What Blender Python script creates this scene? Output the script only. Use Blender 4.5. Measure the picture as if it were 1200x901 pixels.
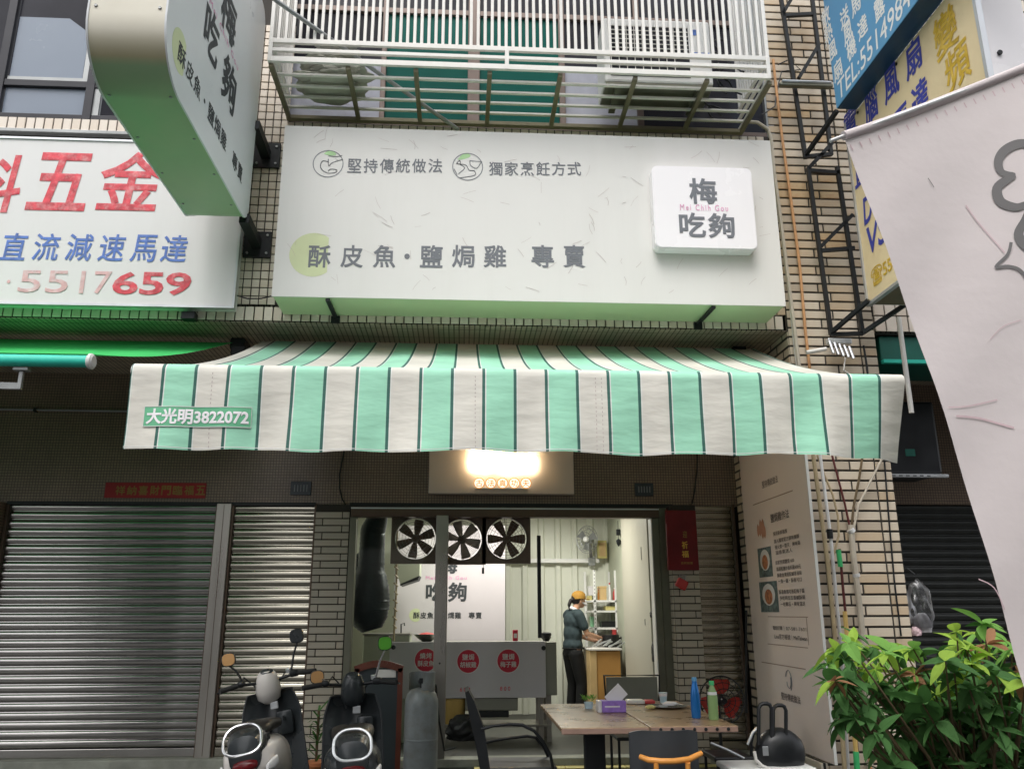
import bpy, bmesh, math, random
from math import sin, cos, pi, radians, hypot
from mathutils import Vector, Matrix
random.seed(7)
S = bpy.context.scene
COL = S.collection
for o in list(bpy.data.objects): bpy.data.objects.remove(o)

# ---------------------------------------------------------------- camera
FPX, YAW, PITCH, ROLL = 971.1, 0.0605167, 0.2679767, -0.002628
CP = Vector((0.0, -9.0, 1.6))
FWD = Vector((sin(YAW)*cos(PITCH), cos(YAW)*cos(PITCH), sin(PITCH)))
R0 = Vector((cos(YAW), -sin(YAW), 0.0)); U0 = R0.cross(FWD)
RGT = cos(ROLL)*R0 + sin(ROLL)*U0; UPV = -sin(ROLL)*R0 + cos(ROLL)*U0
cam = bpy.data.cameras.new('camera'); camo = bpy.data.objects.new('camera', cam); COL.objects.link(camo)
cam.sensor_width = 36.0; cam.lens = FPX/1200*36; cam.clip_start = 0.05; cam.clip_end = 2000
M3 = Matrix((RGT, UPV, -FWD)).transposed()
camo.matrix_world = Matrix.Translation(CP) @ M3.to_4x4()
S.camera = camo
# ---------------------------------------------------------------- world and sun (overcast)
W = bpy.data.worlds.new('World'); S.world = W; W.use_nodes = True
nt = W.node_tree; bg = nt.nodes['Background']
sky = nt.nodes.new('ShaderNodeTexSky'); sky.sky_type = 'NISHITA'; sky.sun_disc = False
sky.sun_elevation = radians(58); sky.sun_rotation = radians(200); sky.air_density = 1.0; sky.dust_density = 4.0; sky.ozone_density = 1.0
hs = nt.nodes.new('ShaderNodeHueSaturation'); hs.inputs['Saturation'].default_value = 0.18
nt.links.new(sky.outputs[0], hs.inputs['Color']); nt.links.new(hs.outputs[0], bg.inputs[0]); bg.inputs[1].default_value = 0.15
sl = bpy.data.lights.new('sun', 'SUN'); sl.energy = 0.8; sl.angle = radians(40); sl.color = (1, .97, .92)
so = bpy.data.objects.new('sun', sl); COL.objects.link(so)
sd = Vector((sin(radians(200))*cos(radians(58)), cos(radians(200))*cos(radians(58)), sin(radians(58))))
so.rotation_euler = sd.to_track_quat('Z', 'Y').to_euler()
S.view_settings.view_transform = 'Standard'; S.view_settings.look = 'None'; S.view_settings.gamma = 1.0
S.view_settings.exposure = 0.85
S.render.engine = 'CYCLES'
S.cycles.max_bounces = 6; S.cycles.diffuse_bounces = 4; S.cycles.glossy_bounces = 3; S.cycles.transparent_max_bounces = 12
S.cycles.sample_clamp_indirect = 4.0
S.cycles.use_denoising = True

# ---------------------------------------------------------------- measuring: where a sight line meets a real plane
def ray(x, y): return FPX*FWD + (x-600)*RGT - (y-450.5)*UPV
def PY(x, y, c): d = ray(x, y); return CP + d*((c-CP.y)/d.y)
def PX(x, y, c): d = ray(x, y); return CP + d*((c-CP.x)/d.x)
def PZ(x, y, c): d = ray(x, y); return CP + d*((c-CP.z)/d.z)

# ---------------------------------------------------------------- materials
def M(name, col, rough=.55, metal=0.0, var=.12, vs=4.0, dirt=0.0, dcol=(.12, .1, .07), ds=1.5, bump=0.0, bs=60.0, emit=None, es=0.0, spec=.4, tex=None, streak=False):
    m = bpy.data.materials.new(name); m.use_nodes = True
    n = m.node_tree.nodes; L = m.node_tree.links; b = n['Principled BSDF']
    b.inputs['Roughness'].default_value = rough; b.inputs['Metallic'].default_value = metal
    b.inputs['Specular IOR Level'].default_value = spec
    tc = n.new('ShaderNodeTexCoord'); mp = n.new('ShaderNodeMapping'); L.new(tc.outputs['Object'], mp.inputs['Vector'])
    if streak: mp.inputs['Scale'].default_value = (1, 1, .12)
    no = n.new('ShaderNodeTexNoise'); no.inputs['Scale'].default_value = vs; no.inputs['Detail'].default_value = 6; L.new(mp.outputs[0], no.inputs['Vector'])
    mr = n.new('ShaderNodeMapRange'); L.new(no.outputs['Fac'], mr.inputs[0]); mr.inputs[1].default_value = .3; mr.inputs[2].default_value = .7
    mr.inputs[3].default_value = 1-var; mr.inputs[4].default_value = 1+var
    mx = n.new('ShaderNodeMix'); mx.data_type = 'RGBA'; mx.blend_type = 'MULTIPLY'; mx.inputs[0].default_value = 1
    mx.inputs[6].default_value = (*col, 1); L.new(mr.outputs[0], mx.inputs[7]); out = mx.outputs[2]
    if dirt > 0:
        n2 = n.new('ShaderNodeTexNoise'); n2.inputs['Scale'].default_value = ds; n2.inputs['Detail'].default_value = 8; n2.inputs['Roughness'].default_value = .7; L.new(mp.outputs[0], n2.inputs['Vector'])
        r2 = n.new('ShaderNodeMapRange'); L.new(n2.outputs['Fac'], r2.inputs[0]); r2.inputs[1].default_value = .48; r2.inputs[2].default_value = .75; r2.inputs[4].default_value = dirt
        m2 = n.new('ShaderNodeMix'); m2.data_type = 'RGBA'; L.new(r2.outputs[0], m2.inputs[0]); L.new(out, m2.inputs[6]); m2.inputs[7].default_value = (*dcol, 1); out = m2.outputs[2]
    L.new(out, b.inputs['Base Color'])
    # roughness varies with the same noise
    rr = n.new('ShaderNodeMapRange'); L.new(no.outputs['Fac'], rr.inputs[0]); rr.inputs[3].default_value = max(0.02, rough-.1); rr.inputs[4].default_value = min(1, rough+.12); L.new(rr.outputs[0], b.inputs['Roughness'])
    if bump > 0:
        n3 = n.new('ShaderNodeTexNoise'); n3.inputs['Scale'].default_value = bs; n3.inputs['Detail'].default_value = 4; L.new(tc.outputs['Object'], n3.inputs['Vector'])
        bp = n.new('ShaderNodeBump'); bp.inputs['Strength'].default_value = bump; bp.inputs['Distance'].default_value = .01; L.new(n3.outputs['Fac'], bp.inputs['Height']); L.new(bp.outputs[0], b.inputs['Normal'])
    if emit: b.inputs['Emission Color'].default_value = (*emit, 1); b.inputs['Emission Strength'].default_value = es
    return m

def tile_mat(name, c1, c2, mortar, w, h, gap, axes='XZ', offset=0.0, rough=.35, dirt=.25):
    m = bpy.data.materials.new(name); m.use_nodes = True
    n = m.node_tree.nodes; L = m.node_tree.links; b = n['Principled BSDF']; b.inputs['Roughness'].default_value = rough
    tc = n.new('ShaderNodeTexCoord'); sp = n.new('ShaderNodeSeparateXYZ'); L.new(tc.outputs['Object'], sp.inputs[0])
    cb = n.new('ShaderNodeCombineXYZ'); L.new(sp.outputs[axes[0]], cb.inputs[0]); L.new(sp.outputs[axes[1]], cb.inputs[1])
    br = n.new('ShaderNodeTexBrick'); L.new(cb.outputs[0], br.inputs['Vector']); br.offset = offset; br.squash = 1
    br.inputs['Scale'].default_value = 1; br.inputs['Brick Width'].default_value = w; br.inputs['Row Height'].default_value = h
    br.inputs['Mortar Size'].default_value = gap; br.inputs['Mortar Smooth'].default_value = .1; br.inputs['Bias'].default_value = 0
    br.inputs['Color1'].default_value = (*c1, 1); br.inputs['Color2'].default_value = (*c2, 1); br.inputs['Mortar'].default_value = (*mortar, 1)
    no = n.new('ShaderNodeTexNoise'); no.inputs['Scale'].default_value = 1.3; no.inputs['Detail'].default_value = 7; L.new(tc.outputs['Object'], no.inputs['Vector'])
    mr = n.new('ShaderNodeMapRange'); L.new(no.outputs['Fac'], mr.inputs[0]); mr.inputs[1].default_value = .35; mr.inputs[2].default_value = .7; mr.inputs[3].default_value = 1.1; mr.inputs[4].default_value = 1-dirt
    mx = n.new('ShaderNodeMix'); mx.data_type = 'RGBA'; mx.blend_type = 'MULTIPLY'; mx.inputs[0].default_value = 1; L.new(br.outputs['Color'], mx.inputs[6]); L.new(mr.outputs[0], mx.inputs[7]); L.new(mx.outputs[2], b.inputs['Base Color'])
    bp = n.new('ShaderNodeBump'); bp.inputs['Strength'].default_value = .6; bp.inputs['Distance'].default_value = .003; bp.invert = True; L.new(br.outputs['Fac'], bp.inputs['Height']); L.new(bp.outputs[0], b.inputs['Normal'])
    return m

def glass_mat(name, tint=(1, 1, 1), refl=.08, rough=.02, ior=1.45):
    m = bpy.data.materials.new(name); m.use_nodes = True; n = m.node_tree.nodes; L = m.node_tree.links
    n.remove(n['Principled BSDF']); t = n.new('ShaderNodeBsdfTransparent'); t.inputs[0].default_value = (*tint, 1)
    g = n.new('ShaderNodeBsdfGlossy'); g.inputs['Roughness'].default_value = rough
    f = n.new('ShaderNodeFresnel'); f.inputs[0].default_value = ior; a = n.new('ShaderNodeMath'); a.operation = 'ADD'; a.inputs[1].default_value = refl; L.new(f.outputs[0], a.inputs[0])
    x = n.new('ShaderNodeMixShader'); L.new(a.outputs[0], x.inputs[0]); L.new(t.outputs[0], x.inputs[1]); L.new(g.outputs[0], x.inputs[2]); L.new(x.outputs[0], n['Material Output'].inputs[0])
    return m

def cloth_mat(name, col, trans=.4, var=.06, dirt=0.0, ds=1.0, dcol=(.3, .25, .2), wr=0.25):
    m = M(name, col, .8, 0, var, 3, dirt, dcol, ds, wr, 9)
    n = m.node_tree.nodes; L = m.node_tree.links; b = n['Principled BSDF']
    src = b.inputs['Base Color'].links[0].from_socket
    tr = n.new('ShaderNodeBsdfTranslucent'); L.new(src, tr.inputs[0]); x = n.new('ShaderNodeMixShader'); x.inputs[0].default_value = trans
    L.new(b.outputs[0], x.inputs[1]); L.new(tr.outputs[0], x.inputs[2]); L.new(x.outputs[0], n['Material Output'].inputs[0])
    return m

def stripe_mat(name, x0, pitch, trans=.12, drop=0.0):
    """awning cloth: alternating cream and mint stripes, a dark line with a thin white line at each seam"""
    m = bpy.data.materials.new(name); m.use_nodes = True; n = m.node_tree.nodes; L = m.node_tree.links; b = n['Principled BSDF']; b.inputs['Roughness'].default_value = .7
    tc = n.new('ShaderNodeTexCoord'); sp = n.new('ShaderNodeSeparateXYZ'); L.new(tc.outputs['Object'], sp.inputs[0])
    def mth(op, a, bb=None):
        q = n.new('ShaderNodeMath'); q.operation = op
        for i, v in enumerate((a, bb)):
            if v is None: continue
            if isinstance(v, (int, float)): q.inputs[i].default_value = v
            else: L.new(v, q.inputs[i])
        return q.outputs[0]
    t = mth('DIVIDE', mth('SUBTRACT', sp.outputs['X'], x0), pitch)
    fr = mth('FRACT', t); idx = mth('FLOOR', t); odd = mth('GREATER_THAN', mth('FRACT', mth('MULTIPLY', idx, .5)), .25)
    def mixc(f, a, c):
        q = n.new('ShaderNodeMix'); q.data_type = 'RGBA'; L.new(f, q.inputs[0])
        for i, v in ((6, a), (7, c)):
            if isinstance(v, tuple): q.inputs[i].default_value = (*v, 1)
            else: L.new(v, q.inputs[i])
        return q.outputs[2]
    c = mixc(odd, (.72, .70, .63), (.36, .74, .54))
    c = mixc(mth('LESS_THAN', fr, .13), c, (.76, .80, .75)); c = mixc(mth('LESS_THAN', fr, .095), c, (.035, .13, .105))
    no = n.new('ShaderNodeTexNoise'); no.inputs['Scale'].default_value = 2.2; no.inputs['Detail'].default_value = 8; L.new(tc.outputs['Object'], no.inputs['Vector'])
    mr = n.new('ShaderNodeMapRange'); L.new(no.outputs['Fac'], mr.inputs[0]); mr.inputs[1].default_value = .3; mr.inputs[2].default_value = .75; mr.inputs[3].default_value = 1.05; mr.inputs[4].default_value = .80
    x = n.new('ShaderNodeMix'); x.data_type = 'RGBA'; x.blend_type = 'MULTIPLY'; x.inputs[0].default_value = 1; L.new(c, x.inputs[6]); L.new(mr.outputs[0], x.inputs[7]); L.new(x.outputs[2], b.inputs['Base Color'])
    # woven threads and soft creases
    mp = n.new('ShaderNodeMapping'); mp.inputs['Rotation'].default_value = (0, radians(35), 0); mp.inputs['Scale'].default_value = (1, 1, 3.2); L.new(tc.outputs['Object'], mp.inputs[0])
    n3 = n.new('ShaderNodeTexNoise'); n3.inputs['Scale'].default_value = 3.5; n3.inputs['Detail'].default_value = 3; L.new(mp.outputs[0], n3.inputs['Vector'])
    bp = n.new('ShaderNodeBump'); bp.inputs['Strength'].default_value = .42; bp.inputs['Distance'].default_value = .022; L.new(n3.outputs['Fac'], bp.inputs['Height']); L.new(bp.outputs[0], b.inputs['Normal'])
    tr = n.new('ShaderNodeBsdfTranslucent'); L.new(x.outputs[2], tr.inputs[0]); ms = n.new('ShaderNodeMixShader'); ms.inputs[0].default_value = trans
    L.new(b.outputs[0], ms.inputs[1]); L.new(tr.outputs[0], ms.inputs[2]); L.new(ms.outputs[0], n['Material Output'].inputs[0])
    return m

MT = dict(
 asphalt=M('asphalt', (.055, .055, .055), .85, 0, .25, 30, bump=.5, bs=120),
 paving=M('paving', (.055, .057, .05), .5, 0, .15, 3, .4, (.05, .05, .045), 2),
 tactile=M('tactile', (.62, .55, .22), .6, 0, .15, 3, .4, (.2, .17, .1), 3),
 conc=M('concrete', (.26, .27, .23), .7, 0, .2, 5, .5, (.1, .1, .08), 4, .3, 50),
 grout=M('dark_grout', (.045, .04, .035), .85),
 tile=M('cream_tile', (.66, .58, .49), .3, 0, .10, 2.0, .35, (.42, .30, .20), 2.2),
 tile_b=M('cream_tile_pale', (.70, .63, .55), .3, 0, .08, 2.5, .3, (.45, .36, .27), 2.5),
 tan=M('tan_tile', (.55, .44, .31), .3, 0, .12, 1.3, .55, (.46, .25, .09), 1.1),
 tan_b=M('tan_tile_pale', (.62, .54, .43), .3, 0, .10, 1.5, .4, (.50, .30, .13), 1.0),
 tan_g=M('tan_tile_greyed', (.47, .40, .31), .35, 0, .12, 1.6, .5, (.34, .25, .15), 1.5), tan_r=M('rust_stained_tile', (.52, .38, .22), .4, 0, .2, 4, .8, (.36, .13, .03), 3),
 ptile=M('beige_brick_tile', (.44, .40, .33), .35, 0, .10, 3, .3, (.3, .26, .2), 3),
 ptile_b=M('beige_brick_tile_warm', (.49, .44, .36), .35, 0, .10, 3, .3, (.3, .26, .2), 3),
 slat=M('shutter_steel', (.40, .385, .37), .15, .95, .05, 3),
 slat_w=M('shutter_steel_warm', (.32, .30, .25), .16, .95, .06, 3),
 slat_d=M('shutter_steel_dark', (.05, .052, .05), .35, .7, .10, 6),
 stainless=M('stainless', (.36, .34, .31), .3, .9, .12, 6, streak=True),
 brownal=M('brown_aluminium', (.11, .075, .055), .4, .5, .08, 8),
 greenal=M('greenish_aluminium', (.17, .17, .13), .4, .5, .08, 8),
 black=M('black_metal', (.018, .02, .022), .45, .3, .15, 8),
 blackp=M('black_plastic', (.016, .017, .019), .32, 0, .15, 5),
 dkgrey=M('dark_grey_plastic', (.035, .038, .042), .4, 0, .12, 5),
 rubber=M('rubber', (.02, .02, .02), .85),
 white=M('white_paint', (.78, .78, .76), .4, 0, .04, 3),
 cage=M('cream_painted_iron', (.72, .70, .66), .4, 0, .07, 5, .3, (.35, .30, .24), 5),
 cage_d=M('stained_olive_steel', (.20, .18, .12), .6, .3, .2, 6, .4, (.1, .07, .03), 6),
 signface=M('warm_white_sign_sheet', (.675, .665, .64), .38, 0, .02, 1.2, .16, (.50, .49, .44), 1.6, streak=True),
 signedge=M('pale_green_lacquer', (.48, .60, .35), .35, 0, .03, 2),
 signgreen=M('green_lacquer', (.26, .42, .22), .38, 0, .05, 3, .25, (.5, .46, .36), 2),
 signcream=M('cream_lacquer', (.66, .64, .54), .35, 0, .05, 3, .35, (.40, .35, .24), 3),
 signface2=M('cool_white_sign_sheet', (.66, .68, .70), .3, 0, .02, 1.5),
 boxw=M('bright_white_acrylic', (.82, .80, .82), .25, 0, .015, 2),
 ink=M('slate_ink', (.15, .16, .18), .6, 0, .05), inkd=M('dark_ink', (.04, .045, .05), .6, 0, .05),
 line=M('grey_line_ink', (.22, .23, .25), .6), pink=M('pink_ink', (.68, .30, .48), .6), mintleaf=M('leaf_green_ink', (.42, .66, .34), .6),
 olive=M('pale_olive_ink', (.58, .63, .38), .6, 0, .05), fibre=M('faint_fibre_ink', (.42, .35, .34), .7, 0, .2, 10),
 oldwhite=M('weathered_white_sheet', (.66, .655, .65), .45, 0, .03, 1.5, .22, (.50, .47, .43), 2.0, streak=True),
 redpaint=M('brushed_red_paint', (.56, .055, .075), .5, 0, .35, 14, .75, (.70, .42, .42), 11),
 redfade=M('faded_red_paint', (.62, .38, .38), .5, 0, .2, 14, 1.0, (.66, .645, .64), 9),
 bluepaint=M('brushed_blue_paint', (.08, .16, .45), .5, 0, .3, 12, .3, (.3, .36, .55), 9),
 teal=M('teal_vinyl', (.03, .50, .38), .45, 0, .08, 3), brightgreen=cloth_mat('bright_green_vinyl', (.05, .50, .13), .10),
 blue=M('blue_sign_sheet', (.10, .30, .52), .4, 0, .06, 2), bluedk=M('navy_sign_edge', (.01, .045, .10), .4), 
 yellow=M('sun_bleached_yellow_sheet', (.76, .61, .38), .5, 0, .08, 1.5, .45, (.64, .48, .26), 2), indigo=M('indigo_paint', (.05, .06, .34), .5, 0, .15, 10),
 ochre=M('ochre_paint', (.60, .38, .03), .5, 0, .2, 10, .45, (.72, .55, .25), 10), alu=M('aluminium', (.62, .64, .66), .35, .7, .06, 5),
 plaqred=M('dark_plaque_red', (.15,.006,.01), .35, 0, .2, 5), red=M('festive_red', (.34, .012, .015), .45, 0, .12, 5), reddk=M('deep_red_paper', (.30, .012, .012), .6, 0, .15, 5), gold=M('gold_paint', (.72, .45, .08), .35, .4), goldk=M('dull_gold', (.30, .20, .05), .5, .2),
 discred=M('disc_red', (.50, .02, .05), .5), 
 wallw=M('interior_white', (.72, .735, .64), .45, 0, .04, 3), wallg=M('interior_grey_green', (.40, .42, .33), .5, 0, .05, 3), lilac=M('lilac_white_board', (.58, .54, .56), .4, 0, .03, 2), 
 duct=M('black_foil_duct', (.02, .029, .034), .4, .3, .2, 10, bump=.4, bs=30), 
 grate=M('wire_guard', (.22, .21, .19), .4, .5), fanblade=M('brown_fan_blade', (.13, .085, .065), .45), fanbox=M('brown_fan_housing', (.14, .10, .08), .5),
 fang=M('greyed_fan_blade', (.40, .35, .31), .6),
 cartw=M('cart_board_lilac', (.52, .50, .53), .45, 0, .03, 2), cartg=M('cart_steel', (.25, .25, .21), .4, .5, .06, 3), 
 wood=M('table_laminate', (.30, .20, .115), .28, 0, .2, 5, .5, (.20, .13, .08), 4), woodedge=M('table_edge', (.28, .18, .14), .5, 0, .12, 8, .3, (.15, .1, .07), 14), 
 orange=M('orange_bentwood', (.62, .26, .055), .35, 0, .12, 4), pine=M('pine_board', (.60, .42, .20), .5, 0, .10, 4), pinedk=M('amber_board', (.48, .25, .07), .5, 0, .10, 4),
 redwood=M('reddish_wood', (.13, .035, .02), .45, 0, .2, 5), slate=M('slate_board', (.035, .045, .05), .5, 0, .15, 3),
 tank=M('gas_cylinder_grey', (.24, .265, .27), .38, .1, .15, 4, .6, (.15, .12, .09), 7, .15, 40), 
 purple=M('purple_card', (.28, .16, .52), .5, 0, .2, 30), paper=M('white_paper', (.76, .74, .76), .6, 0, .03), 
 bluebottle=M('blue_bottle', (.02, .16, .48), .15, .3, .15, 8), greenbottle=glass_mat('green_glass', (.55, .75, .45), .06), greenliq=M('green_drink', (.22, .34, .14), .25),
 cupblue=M('paper_cup', (.50, .66, .75), .6, 0, .15, 20), terracotta=M('terracotta', (.42, .15, .06), .7), 
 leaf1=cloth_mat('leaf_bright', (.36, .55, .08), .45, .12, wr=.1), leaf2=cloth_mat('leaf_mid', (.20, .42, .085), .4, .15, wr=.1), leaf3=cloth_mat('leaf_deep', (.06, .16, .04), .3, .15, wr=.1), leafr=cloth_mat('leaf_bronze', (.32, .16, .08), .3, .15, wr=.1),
 stem=M('stem_brown', (.12, .085, .045), .8), bamboo=M('tan_pole', (.42, .33, .20), .55, 0, .15, 8), pvc=M('grey_conduit', (.48, .43, .35), .5, 0, .08, 8, .3, (.3, .25, .2), 5), pipew=M('pale_pipe', (.66, .66, .66), .35, .2), orangepipe=M('rusty_orange_pipe', (.55, .29, .13), .6, 0, .15, 10), maroon=M('maroon_stick', (.10, .02, .02), .4), greenp=M('green_grip', (.05, .42, .14), .4), yellowst=M('yellow_wood_stick', (.62, .42, .14), .5),
 flag=cloth_mat('flag_cloth', (.70, .635, .635), .2, .02, wr=.35), flagink=M('flag_grey_ink', (.15, .145, .145), .8), flagpink=M('flag_pink_ink', (.60, .44, .47), .8),
 skin=M('skin', (.50, .28, .18), .5, 0, .05), hair=M('black_hair', (.012, .01, .01), .4), shirt=M('slate_shirt', (.032, .05, .056), .85, 0, .12, 8, bump=.3, bs=20), trousers=M('black_trousers', (.007, .0075, .008), .85, bump=.3, bs=20), wpanel=M('interior_panel', (.42, .40, .33), .45, 0, .03, 2), cap=M('mustard_cap', (.40, .21, .035), .8), 
 tarp=cloth_mat('olive_grey_tarp', (.44, .44, .38), .05, .15, .3, 6, (.1, .1, .07), .8), tarpw=cloth_mat('pale_cloth', (.5, .5, .48), .1),
 curtain=M('lilac_curtain', (.42, .43, .50), .7, 0, .1, 6), greenpane=M('green_film_glass', (.006, .10, .08), .3, 0, .15, 1.2, spec=.08), darkpane=M('dark_pane', (.03, .03, .037), .12, 0, .3, 1.5, spec=.12), skypane=M('blue_grey_blind', (.20, .235, .29), .25, 0, .05, 1), frameb=M('bronze_frame', (.15, .115, .10), .4, .4), frameg=M('grey_frame', (.30, .31, .31), .4, .5), framed=M('dark_frame', (.03, .03, .035), .4, .4),
 scwhite=M('scooter_white', (.56, .53, .50), .22, 0, .04, 3, .25, (.38, .34, .30), 6), scdark=M('scooter_charcoal', (.026, .031, .034), .25, 0, .15, 3, .35, (.06, .055, .05), 6), chrome=M('chrome', (.62, .62, .63), .22, .95, .05, 5), amber=M('mirror_warm_reflection', (.48, .27, .11), .3, .1), refl_green=M('mirror_green_reflection', (.16, .55, .07), .2, .2), tail=M('tail_lamp_red', (.10, .006, .008), .2), seat=M('black_vinyl_seat', (.022, .02, .018), .35, 0, .2, 3),  # amber and green mirror colours stand for reflections in the glass
 bulb=M('lamp_lens', (.9, .9, .85), .3, emit=(1, .97, .88), es=14.0), glow=M('lit_letters', (.9, .8, .6), .4, emit=(1, .84, .60), es=9.0), disc=M('lit_disc', (.9, .85, .7), .4, emit=(1, .95, .85), es=.55), ring=M('lit_ring', (.45, .2, .03), .4, emit=(1, .42, .05), es=.35),
 panel=M('lightbox_panel', (.56, .49, .44), .5, 0, .04, 2), plaque=M('blue_enamel_plaque', (.04, .05, .065), .4, 0, .25, 12),
 plastic=glass_mat('clear_plastic_bag', (.85, .85, .87), .10, .35), glass=glass_mat('clear_glass', (.95, .97, .95), .0, ior=1.14),
 food1=M('food_photo_teal', (.10, .14, .14), .5, 0, .6, 25), food2=M('food_photo_brown', (.42, .16, .07), .5, 0, .5, 25), boardink=M('brown_grey_ink', (.16, .13, .12), .6), boardp=M('menu_board_sheet', (.80, .70, .66), .32, 0, .03, 2),
 mos=tile_mat('brown_mosaic', (.25, .18, .13), (.29, .21, .15), (.10, .072, .056), .03, .03, .0035), 
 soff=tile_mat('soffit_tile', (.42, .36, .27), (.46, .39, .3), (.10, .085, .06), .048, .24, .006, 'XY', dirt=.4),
 sqr=tile_mat('right_tile', (.68, .62, .52), (.7, .64, .55), (.03, .03, .028), .12, .16, .012, 'XZ'),
 colside=tile_mat('column_side_tile', (.66, .55, .41), (.70, .60, .46), (.035, .03, .028), .3, .09, .012, 'YZ', .5),
 oppo=M('opposite_wall', (.10, .098, .09), .8, 0, .2, .4), oppod=M('opposite_dark', (.02, .022, .022), .5), tinred=M('red_tin', (.4, .03, .02), .4), mintp=M('mint_plastic', (.25, .5, .3), .5), bagr=M('red_packet', (.5, .05, .05), .5), tealdk=M('dark_teal_awning', (.006, .10, .075), .5))

def two_tone():  # base colour runs from green through olive to cream with height
    m = M('cream_over_green_by_height', (1, 1, 1), .33, 0, .04, 3, .25, (.42, .38, .26), 1.5); n = m.node_tree.nodes; L = m.node_tree.links
    tc = n.new('ShaderNodeTexCoord'); sp = n.new('ShaderNodeSeparateXYZ'); L.new(tc.outputs['Object'], sp.inputs[0])
    r = n.new('ShaderNodeValToRGB'); mr = n.new('ShaderNodeMapRange'); mr.inputs[1].default_value = .0; mr.inputs[2].default_value = .5; L.new(sp.outputs['Z'], mr.inputs[0]); L.new(mr.outputs[0], r.inputs[0])
    e = r.color_ramp.elements; e[0].position = .14; e[0].color = (.29, .42, .25, 1); e[1].position = .5; e[1].color = (.68, .65, .55, 1); q = e.new(.22); q.color = (.42, .38, .24, 1)
    mx = [x for x in n if x.type == 'MIX' and x.blend_type == 'MULTIPLY'][0]; L.new(r.outputs[0], mx.inputs[6]); return m
MT['signtwo'] = two_tone()

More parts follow.
